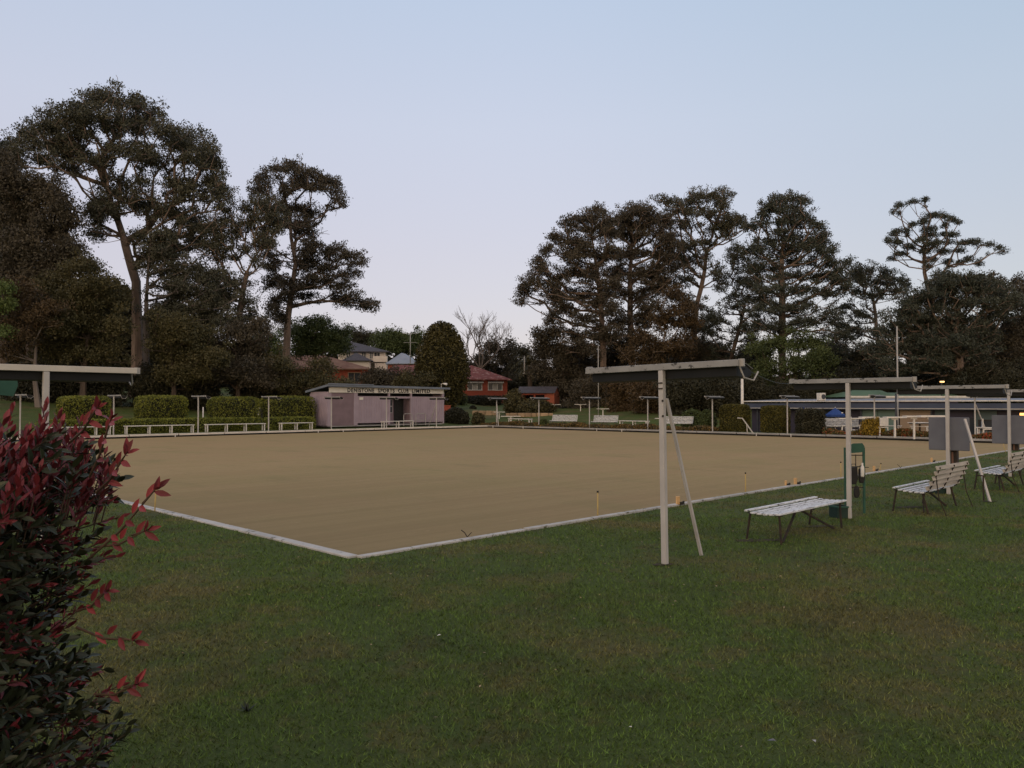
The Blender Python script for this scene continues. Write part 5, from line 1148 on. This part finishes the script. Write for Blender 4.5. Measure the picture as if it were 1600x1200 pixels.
T('gum_tree', 'second tall gum of the right-hand group with a pale straight trunk', 80, [(987, 640), (987, 570), (985, 490), (984, 430), (988, 380)], .36,
  [(985, 330, 22, 9), (968, 342, 20, 9), (1005, 328, 22, 9), (1020, 340, 18, 9), (992, 352, 36, 9), (1040, 345, 12, 14), (965, 365, 18, 8), (1015, 362, 26, 9), (1000, 395, 34, 9), (975, 400, 24, 9), (1030, 400, 22, 10), (1045, 415, 22, 12), (960, 425, 20, 12), (1005, 430, 24, 12), (1000, 462, 24, 14), (965, 455, 18, 14), (1025, 450, 22, 14), (970, 500, 20, 18), (1010, 500, 24, 16), (948, 348, 12, 9), (1036, 368, 20, 9), (1020, 425, 22, 11), (1042, 442, 20, 11), (990, 532, 26, 16), (1018, 480, 22, 12), (955, 535, 22, 14), (1046, 385, 18, 11), (985, 372, 24, 9), (975, 425, 20, 9), (940, 460, 16, 12)],
  gum2, MT['bark_pale'], rc=.85, ls=.22, k=1.2, cov=1.1, attach=.5)
T('brown_tree', 'rust-brown tree in the middle of the right-hand group, below the gums', 74, [(1012, 645), (1012, 590), (1012, 550)], .25, [(1010, 530, 28, 14), (990, 550, 26, 16), (1030, 545, 24, 18), (1010, 570, 36, 14), (1040, 500, 24, 20), (1062, 480, 28, 18), (1075, 510, 26, 20), (1060, 540, 30, 20), (1050, 458, 18, 12)], MT['leaf_rust'], MT['bark_grey'], rc=.9, ls=.22, k=1.7, cov=.95)
T('gum_tree', 'pale-limbed gum at the top of the right-hand group, right of centre', 84, [(1080, 640), (1084, 560), (1088, 480), (1096, 450), (1102, 420), (1104, 390)], .33,
  [(1035, 313, 18, 6), (1052, 318, 18, 7), (1095, 304, 20, 8), (1075, 315, 18, 7), (1118, 304, 14, 7), (1138, 304, 9, 6), (1130, 318, 10, 8), (1062, 330, 24, 8), (1095, 330, 30, 9), (1125, 338, 26, 8), (1150, 342, 14, 9), (1160, 350, 9, 7), (1080, 350, 24, 8), (1120, 355, 22, 8), (1140, 362, 10, 8), (1085, 378, 28, 8), (1060, 385, 18, 8), (1110, 380, 18, 7), (1075, 408, 22, 10), (1118, 425, 16, 8), (1125, 450, 9, 6), (1070, 432, 18, 10), (1100, 400, 12, 6), (1044, 345, 18, 9), (1050, 370, 18, 9), (1060, 460, 22, 12), (1088, 475, 22, 12), (1112, 500, 16, 10), (1085, 510, 24, 12), (1052, 400, 16, 9), (1135, 352, 12, 7), (1060, 500, 24, 14), (1095, 540, 24, 14)],
  gum, MT['bark_pale'], rc=.85, ls=.23, k=1.1, cov=1.05, attach=.5)
T('leaning_gum', 'thin dark leaning gum between the two right-hand groups', 78, [(1132, 645), (1140, 565), (1148, 535), (1158, 505), (1166, 470)], .15,
  [(1148, 388, 12, 6), (1162, 395, 14, 8), (1142, 400, 8, 6), (1165, 420, 16, 10), (1150, 440, 16, 10), (1140, 465, 10, 6), (1172, 445, 14, 10), (1105, 490, 16, 9), (1125, 498, 14, 8), (1108, 515, 18, 10), (1150, 480, 16, 9), (1128, 535, 20, 12), (1168, 470, 14, 10), (1160, 512, 16, 10), (1130, 432, 10, 7), (1180, 490, 12, 12), (1175, 535, 16, 14), (1155, 560, 14, 8), (1112, 560, 24, 14)], gum3, MT['bark_dark'], rc=.7, ls=.20, k=1.0, cov=1.0)
T('gum_tree', 'tall straight gum with domed tiers, centre of the right-hand side', 72, [(1224, 640), (1223, 560), (1222, 480), (1221, 420), (1222, 370)], .33,
  [(1215, 311, 20, 7), (1240, 311, 18, 7), (1257, 312, 7, 5), (1200, 322, 16, 8), (1225, 328, 26, 8), (1190, 335, 12, 8), (1178, 355, 14, 8), (1212, 345, 24, 8), (1245, 350, 12, 8), (1265, 345, 10, 6), (1280, 355, 10, 6), (1288, 365, 6, 5), (1262, 374, 18, 6), (1240, 372, 18, 8), (1200, 375, 26, 9), (1175, 390, 20, 10), (1265, 388, 30, 9), (1295, 392, 16, 8), (1225, 395, 34, 10), (1250, 408, 40, 10), (1300, 412, 18, 9), (1200, 420, 34, 12), (1240, 430, 40, 10), (1290, 432, 26, 10), (1175, 440, 20, 12), (1210, 452, 36, 10), (1265, 455, 36, 10), (1312, 425, 14, 8), (1195, 480, 36, 12), (1250, 480, 36, 12), (1300, 458, 20, 8), (1180, 510, 24, 14), (1215, 510, 28, 12), (1262, 505, 30, 12), (1300, 490, 18, 10), (1222, 362, 20, 7), (1240, 335, 14, 7), (1320, 450, 14, 9), (1310, 520, 18, 12), (1185, 465, 18, 9), (1180, 415, 12, 8), (1282, 375, 14, 7)],
  gum3, MT['bark_pale'], rc=.8, ls=.21, k=1.15, cov=1.1, attach=.5)
T('green_tree', 'dark green leafy tree around the foot of the domed gum', 68, [(1238, 645), (1240, 600), (1242, 570)], .25, [(1190, 545, 26, 16), (1220, 535, 30, 16), (1260, 535, 30, 16), (1200, 575, 36, 18), (1250, 570, 36, 18), (1285, 560, 22, 18), (1215, 605, 46, 14), (1280, 600, 30, 14)], MT['leaf_green'], MT['bark_dark'], rc=.85, ls=.20, k=1.9, cov=1.1)
T('gum_tree', 'shorter flat-topped gum between the domed gum and the tall tiered one', 80, [(1372, 640), (1372, 560), (1368, 490), (1362, 460)], .25,
  [(1325, 410, 12, 7), (1340, 425, 16, 8), (1365, 420, 22, 6), (1385, 428, 12, 7), (1350, 435, 20, 7), (1375, 442, 22, 7), (1405, 436, 14, 6), (1418, 445, 12, 8), (1340, 452, 12, 7), (1390, 455, 20, 7), (1365, 462, 18, 7), (1320, 480, 16, 8), (1345, 490, 20, 9), (1310, 505, 18, 10), (1335, 520, 26, 12), (1310, 545, 20, 14), (1345, 555, 22, 12), (1320, 580, 26, 12)],
  gum3, MT['bark_grey'], rc=.8, ls=.22, k=1.1, cov=1.05, attach=.4)
T('tiered_gum', 'tall tiered gum with separate flat foliage layers at the right', 72, [(1465, 640), (1463, 575), (1461, 530), (1459, 500), (1452, 460), (1447, 425), (1446, 380)], .30,
  [(1409, 320, 12, 4.5), (1428, 314, 14, 3.5), (1445, 311, 9, 3.5), (1398, 330, 6, 5), (1442, 345, 12, 6), (1455, 335, 16, 6), (1472, 337, 12, 5), (1488, 342, 12, 5), (1497, 346, 6, 5), (1425, 350, 10, 5), (1410, 360, 14, 5), (1396, 365, 9, 5), (1388, 374, 4, 5), (1402, 378, 10, 6), (1450, 357, 16, 5), (1478, 352, 8, 5), (1460, 366, 24, 5), (1488, 366, 14, 5), (1440, 374, 16, 5), (1425, 385, 14, 5), (1408, 396, 14, 5), (1393, 403, 7, 5), (1460, 380, 18, 6), (1485, 378, 12, 4), (1445, 392, 16, 5), (1475, 392, 14, 5), (1505, 379, 12, 4), (1525, 377, 16, 4.5), (1545, 381, 12, 4.5), (1560, 386, 8, 4), (1568, 391, 5, 4), (1500, 391, 12, 4), (1512, 404, 13, 4.5), (1530, 411, 8, 4), (1500, 410, 8, 4), (1455, 405, 14, 5), (1478, 408, 12, 5), (1450, 416, 9, 4)],
  gum3, MT['bark_pale'], rc=.60, ls=.16, k=1.35, cov=1.25, flat=.62, attach=.75, spread=.45, fill=.25)
T('spreading_tree', 'broad dark flat-crowned tree spreading below the tiered gum', 66, [(1500, 640), (1498, 560), (1496, 510), (1500, 480)], .24,
  [(1490, 432, 26, 7), (1515, 436, 30, 8), (1470, 440, 20, 8), (1540, 442, 20, 8), (1455, 455, 28, 10), (1500, 452, 36, 10), (1550, 452, 34, 9), (1430, 470, 30, 12), (1480, 475, 40, 12), (1535, 472, 40, 10), (1575, 465, 30, 10), (1410, 490, 34, 13), (1455, 500, 40, 14), (1510, 500, 40, 12), (1560, 492, 34, 12), (1395, 515, 34, 14), (1430, 535, 44, 16), (1480, 530, 44, 14), (1530, 530, 40, 14), (1380, 545, 34, 16), (1415, 570, 48, 16), (1465, 565, 48, 16), (1515, 562, 44, 16)],
  gum3, MT['bark_pale'], rc=.9, ls=.21, k=1.5, cov=1.1, attach=.45)
T('pine_tree', 'dark tree with faint golden patches at the far right edge', 70, [(1580, 640), (1582, 560), (1585, 500)], .3, [(1555, 436, 10, 6), (1590, 440, 16, 8), (1605, 452, 20, 12), (1585, 475, 26, 12), (1600, 505, 30, 14), (1575, 525, 30, 16), (1600, 550, 34, 18), (1560, 560, 30, 16), (1585, 585, 40, 16), (1640, 500, 40, 60), (1690, 520, 50, 70)], gum2, MT['bark_dark'], rc=.9, ls=.22, k=1.7, cov=1.1)
# understorey, each a tree or shrub of its own
us = [(60, 600, 70, 40, 56, 'leaf_dark', 'dark understorey shrub at the left edge under the crossbar'), (150, 600, 60, 36, 56, 'leaf_dark', 'dark understorey shrub above the leftmost hedge block'), (235, 605, 50, 34, 57, 'leaf_dark', 'dark understorey shrub at the foot of the thick pale trunk'),
      (310, 612, 50, 30, 58, 'leaf_dark', 'dark understorey shrub above the gap of the third hedge block'), (390, 612, 46, 30, 59, 'leaf_dark', 'dark understorey shrub above the fourth hedge block'), (455, 618, 50, 28, 60, 'leaf_dark', 'dark understorey shrub touching the shed roof at its left'),
      (540, 606, 30, 14, 66, 'leaf_gum2', 'brown shrub behind the left end of the shed roof'), (600, 596, 44, 22, 70, 'leaf_gum2', 'brown shrub behind the middle of the shed roof'), (640, 600, 30, 22, 69, 'leaf_olive', 'olive shrub behind the shed roof, left of the conifer'),
      (925, 612, 44, 26, 72, 'leaf_gum2', 'brown shrub behind the low dark cottage'), (975, 612, 40, 30, 66, 'leaf_rust', 'rusty shrub showing under the nearest crossbar, left part'), (1020, 615, 40, 34, 62, 'leaf_rust', 'rusty shrub directly behind the nearest lamp post'),
      (1070, 612, 44, 34, 60, 'leaf_dark', 'dark shrub under the nearest crossbar, right part'), (1120, 610, 44, 34, 60, 'leaf_dark', 'dark shrub behind the first square hedge'), (1170, 608, 44, 30, 64, 'leaf_dark', 'dark shrub behind the thick white post'),
      (1230, 612, 50, 26, 66, 'leaf_dark', 'dark shrub above the clubhouse roof, left of the air conditioner'), (1300, 605, 50, 30, 70, 'leaf_dark', 'dark shrub behind the air conditioner'), (1370, 598, 50, 30, 72, 'leaf_dark', 'dark shrub behind the green pavilion roof, left part'),
      (1440, 598, 50, 30, 72, 'leaf_dark', 'dark shrub behind the green pavilion roof, right part'), (1520, 602, 56, 34, 66, 'leaf_dark', 'dark shrub behind the third crossbar'), (1600, 602, 56, 40, 64, 'leaf_dark', 'dark shrub at the far right edge behind the fourth crossbar'),
      (900, 565, 40, 34, 82, 'leaf_gum2', 'tall brown shrub behind the leftmost right-hand gum'), (1030, 570, 44, 44, 88, 'leaf_gum3', 'tall grey-green tree mass between the second and third right-hand gums'), (1130, 575, 36, 40, 88, 'leaf_gum3', 'tall grey-green shrub behind the leaning gum'),
      (1180, 570, 30, 40, 86, 'leaf_gum3', 'tall grey-green shrub left of the domed gum'), (1300, 565, 40, 44, 84, 'leaf_gum3', 'tall grey-green shrub right of the domed gum'), (1355, 575, 36, 44, 80, 'leaf_dark', 'tall dark shrub under the short flat-topped gum'),
      (1090, 560, 40, 40, 80, 'leaf_gum2', 'tall brown shrub under the pale-limbed gum'), (960, 570, 40, 40, 84, 'leaf_gum2', 'tall brown shrub between the first two right-hand gums')]
for px, cy, rx, ry, D, lf, lb in us:
    pts = []
    for i in range(7):
        t = random.uniform(0, 6.28); r = random.uniform(.2, .75); pts.append((px+math.cos(t)*r*rx*.7, cy+math.sin(t)*r*ry*.6, rx*.55, ry*.5))
    pts.append((px, cy, rx*.7, ry*.7)); pts.append((px, cy+ry*.7, rx*.8, ry*.5)); pts.append((px, cy+ry*1.2, rx*.8, ry*.5))
    T('understorey_shrub', lb, D, [(px, 660), (px, cy+ry*.5), (px, cy)], .12, pts, MT[lf], MT['bark_dark'], rc=.8, ls=.20, k=2.3, cov=1.25, cat='shrub', group='dark understorey shrubs')
# far-off wood closing the view behind everything (reads as one dark mass)
def wood(lb, segs):
    A_ = []
    for px0, px1, top, D, zb_ in segs:
        n = int((px1-px0)*420*max(.5, 60/D*1.0)); px = RNG.uniform(px0, px1, n); Dn = D+RNG.uniform(-5, 5, n)
        tz = np.array([W(0, top+5*math.sin(p*.13)+4*math.sin(p*.37+1), D).z for p in px]); z_ = zb_+(tz-zb_)*RNG.random(n)
        A_.append(np.stack([(px-800)/F*Dn, Dn, z_], 1))
    o = quads('far_wood', leafquads(np.concatenate(A_), .75, .42), MT['leaf_dark']); tag(o, lb, 'wood', kind='stuff')
wood('dark distant wood closing the view behind the left trees and the hill houses', [(400, 560, 556, 165, 6), (560, 700, 562, 165, 6), (690, 830, 574, 150, 5), (-260, 215, 455, 92, 1), (215, 330, 500, 92, 2), (330, 420, 545, 98, 2)])
wood('dark distant wood closing the view behind the right trees', [(812, 880, 585, 108, -1), (880, 1130, 590, 105, -1), (1130, 1300, 592, 98, -1), (1300, 1420, 570, 98, -1), (1420, 1860, 512, 98, -1)])

# ------------------------------------------------------------------ bare tree
def bare():
    D = 96; c = W(752, 600, D); gz = Hxy(c.x, c.y); k = D/F
    o = thing('bare_tree', 'leafless tree behind the red roof, right of the conifer', 'tree', (c.x, c.y, gz)); base = Vector((0, 0, 0)); polys = []
    rnd = random.Random(5)
    mb = MB()
    def grow(p, d, L, r, n):
        pts = [p]; q = p
        for i in range(3):
            d = (d+Vector((rnd.uniform(-.18, .18), rnd.uniform(-.18, .18), rnd.uniform(-.05, .12)))).normalized(); q = q+d*L/3; pts.append(q)
        mb.tube([tuple(a) for a in pts], [r, r*.9, r*.8, r*.68], 5, False)
        if n == 0: return
        for i in range(3 if n > 1 else 4):
            a = rnd.uniform(0, 6.28); sp = rnd.uniform(.35, .85); nd = (d+Vector((math.cos(a)*sp, math.sin(a)*sp, .12))).normalized()
            grow(pts[-1] if i < 2 else pts[2], nd, L*rnd.uniform(.62, .85), r*.62, n-1)
    top = W(748, 572, D)-c; grow(Vector((0, 0, 0)), Vector((0, 0, 1)), W(750, 575, D).z-gz, .22, 0)
    b = Vector((-.1, 0, W(750, 577, D).z-gz))
    for dx, L in ((-.75, 2.3), (-.25, 2.6), (.25, 2.2), (.7, 2.4)): grow(b, Vector((dx, rnd.uniform(-.3, .3), .8)).normalized(), L, .10, 4)
    mb.build('trunk', MT['bark_grey'], o)
bare()
# palm
def palm():
    D = 82; c = W(828, 640, D); gz = Hxy(c.x, c.y); h = W(828, 572, D).z-gz
    o = thing('palm_tree', 'dark palm with arching fronds behind the brick garage', 'palm', (c.x, c.y, gz)); m = MB(); m.tube([(0, 0, 0), (.05, 0, h*.5), (0, 0, h)], [.32, .26, .24], 8); m.build('trunk', MT['bark_dark'], o)
    P_ = []
    for i in range(34):
        a = random.uniform(0, 6.28); el = random.uniform(-.3, 1.2); L = random.uniform(1.9, 2.6); pr = Vector((0, 0, h))
        for s_ in range(12):
            t = (s_+1)/12; ang = el-1.9*t*t*.9; r_ = L/12; q = pr+Vector((math.cos(a)*math.cos(ang), math.sin(a)*math.cos(ang), math.sin(ang)))*r_
            side = Vector((-math.sin(a), math.cos(a), 0)); w = .42*math.sin(math.pi*(.1+.85*t))
            for sg in (-1, 1): P_.append([pr, pr+(q-pr)*.5, q+side*sg*w+Vector((0, 0, -.12)), q+side*sg*w*.9+Vector((0, 0, -.16))-(q-pr)*.4])
            pr = q
    quads('frond', np.array([[tuple(v) for v in f] for f in P_]), MT['leaf_olive'], o)
palm()

# ------------------------------------------------------------------ near photinia shrub
def photinia():
    cx, cy = -1.82, 2.12
    o = thing('red_tip_shrub', 'large shrub with glossy dark leaves and red young tips at the left front', 'shrub', (cx, cy, .13))
    def edge(z):     # half width to the right (x) at height z above ground
        pts = [(0, .74), (.25, .75), (.45, .70), (.65, .64), (.85, .54), (1.0, .56), (1.2, .63), (1.35, .64), (1.5, .60), (1.58, .50), (1.66, .3)]
        for (z0, w0), (z1, w1) in zip(pts, pts[1:]):
            if z0 <= z <= z1: return w0+(w1-w0)*(z-z0)/(z1-z0)
        return .3
    greens, reds, stems = [], [], MB(); rn = random.Random(3)
    tmplx = [(0, 0), (.22, .17), (.5, .24), (.78, .15), (1, 0)]
    def leaf(base, d, up, L, W_, curl):
        side = d.cross(up)
        if side.length < 1e-3: side = Vector((1, 0, 0))
        side.normalize(); nrm = side.cross(d).normalized(); out = []
        mid = [base+d*(t*L)-nrm*(curl*L*t*t) for t, _ in tmplx]
        for i in range(4):
            t0, w0 = tmplx[i]; t1, w1 = tmplx[i+1]
            for s_ in (-1, 1):
                f0 = side*(s_*w0*W_*2)+nrm*(w0*W_*.55); f1 = side*(s_*w1*W_*2)+nrm*(w1*W_*.55)
                out.append([mid[i], mid[i]+f0, mid[i+1]+f1, mid[i+1]])
        return out
    def shoot(p, d, n, red, L0, young=False, stemL=.10):
        d = d.normalized(); e_ = p+d*stemL
        stems.tube([tuple(p-d*.05), tuple(p), tuple(e_)], [.0022, .002, .0012], 4, False)
        for i in range(n):
            t = i/n; a = i*2.4+rn.random(); perp = d.orthogonal().normalized(); perp.rotate(Matrix.Rotation(a, 3, d))
            spread = .35+.9*(1-t) if not young else .25+.45*(1-t)
            ld = (d*1.0+perp*spread*1.1+Vector((rn.gauss(0, .1), rn.gauss(0, .1), rn.gauss(0, .1)))).normalized()
            L = L0*rn.uniform(.7, 1.1)*(1-.25*t)
            (reds if red else greens).extend([(q, 0) for q in leaf(p+d*stemL*t, ld, d, L, L*(.36 if red else .42), rn.uniform(-.05, .25))])
    N_ = 2100
    for i in range(N_):
        z = rn.random()**.8*1.47; th = rn.uniform(0, 6.28); w = edge(z); f = rn.uniform(.80, 1.0)+rn.gauss(0, .02)
        dx, dy = math.cos(th), math.sin(th); rr_ = (abs(dx)**3+abs(dy)**3)**(-1/3)
        p = Vector((dx*w*f*rr_*.93, dy*w*f*rr_*.80, z)); out = Vector((dx, dy, rn.uniform(-.1, .9)))
        if i % 3 == 0:
            r2 = math.sqrt(rn.random()); p = Vector((dx*.66*r2, dy*.66*r2, 1.37+rn.uniform(-.07, .07)-.12*r2**3)); out = Vector((dx*.35, dy*.35, 1.2)); z = 1.6
        red = rn.random() < (.85 if z > 1.32 else (.34 if z > .3 else .5))
        if z > 1.32 and red: shoot(p, Vector((dx*.25, dy*.25, 1.1)), 9, True, .050, True, .10)
        else: shoot(p, out, 8 if not red else 7, red, .056 if not red else .046, red and rn.random() < .5)
    for i in range(1300):                       # inner leaves
        z = rn.random()*1.35; th = rn.uniform(0, 6.28); w = edge(z)*rn.uniform(.45, .8); p = Vector((math.cos(th)*w, math.sin(th)*w*.85, z)); shoot(p, Vector((math.cos(th), math.sin(th), .4)), 7, False, .065)
    # long free shoots reaching over the lawn
    for (x0, y0, x1, y1, n) in ((140, 872, 240, 768, 7), (150, 855, 225, 830, 5), (150, 770, 195, 712, 6), (140, 745, 172, 660, 5), (120, 980, 205, 1000, 4), (120, 955, 165, 925, 5), (110, 690, 150, 640, 5), (150, 1085, 210, 1070, 4)):
        D = 2.0; a = W(x0, y0, D)-Vector((cx, cy, .13)); b = W(x1, y1, D-.1)-Vector((cx, cy, .13)); mid = (a+b)/2+Vector((0, 0, -.012)); pts = [a, mid, b]
        stems.tube([tuple(q) for q in pts], [.0035, .003, .0018], 5, False)
        for i in range(n):
            t = .35+.65*i/max(1, n-1); p = a.lerp(b, t); d = (b-a).normalized(); s_ = (1 if i % 2 else -1); ld = (d*.8+Vector((0, rn.uniform(-.4, .4), s_*.6))).normalized()
            reds.extend([(q, 0) for q in leaf(p, ld, Vector((0, -1, .3)), .045, .016, .1)])
        shoot(b, b-a, 4, True, .042, True, .02)
    # main stems
    for i in range(9):
        a = rn.uniform(0, 6.28); x, y = math.cos(a)*.1, math.sin(a)*.1; pts = [(x, y, 0), (x*2.5, y*2.5, .5), (x*4+rn.uniform(-.1, .1), y*4, 1.0), (x*5, y*5, 1.4)]; stems.tube(pts, [.02, .016, .01, .005], 6, False)
    stems.build('stem', MT['stem'], o, smooth=True)
    for nm, lst, mt_ in (('green_leaf', greens, 'photo_green'), ('red_leaf', reds, 'photo_red')):
        P_ = np.array([[tuple(v) for v in q] for q, _ in lst]); val = np.repeat(RNG.random(len(P_)//8+1), 8)[:len(P_)]
        ob = quads(nm, P_, MT[mt_], o, val)
photinia()
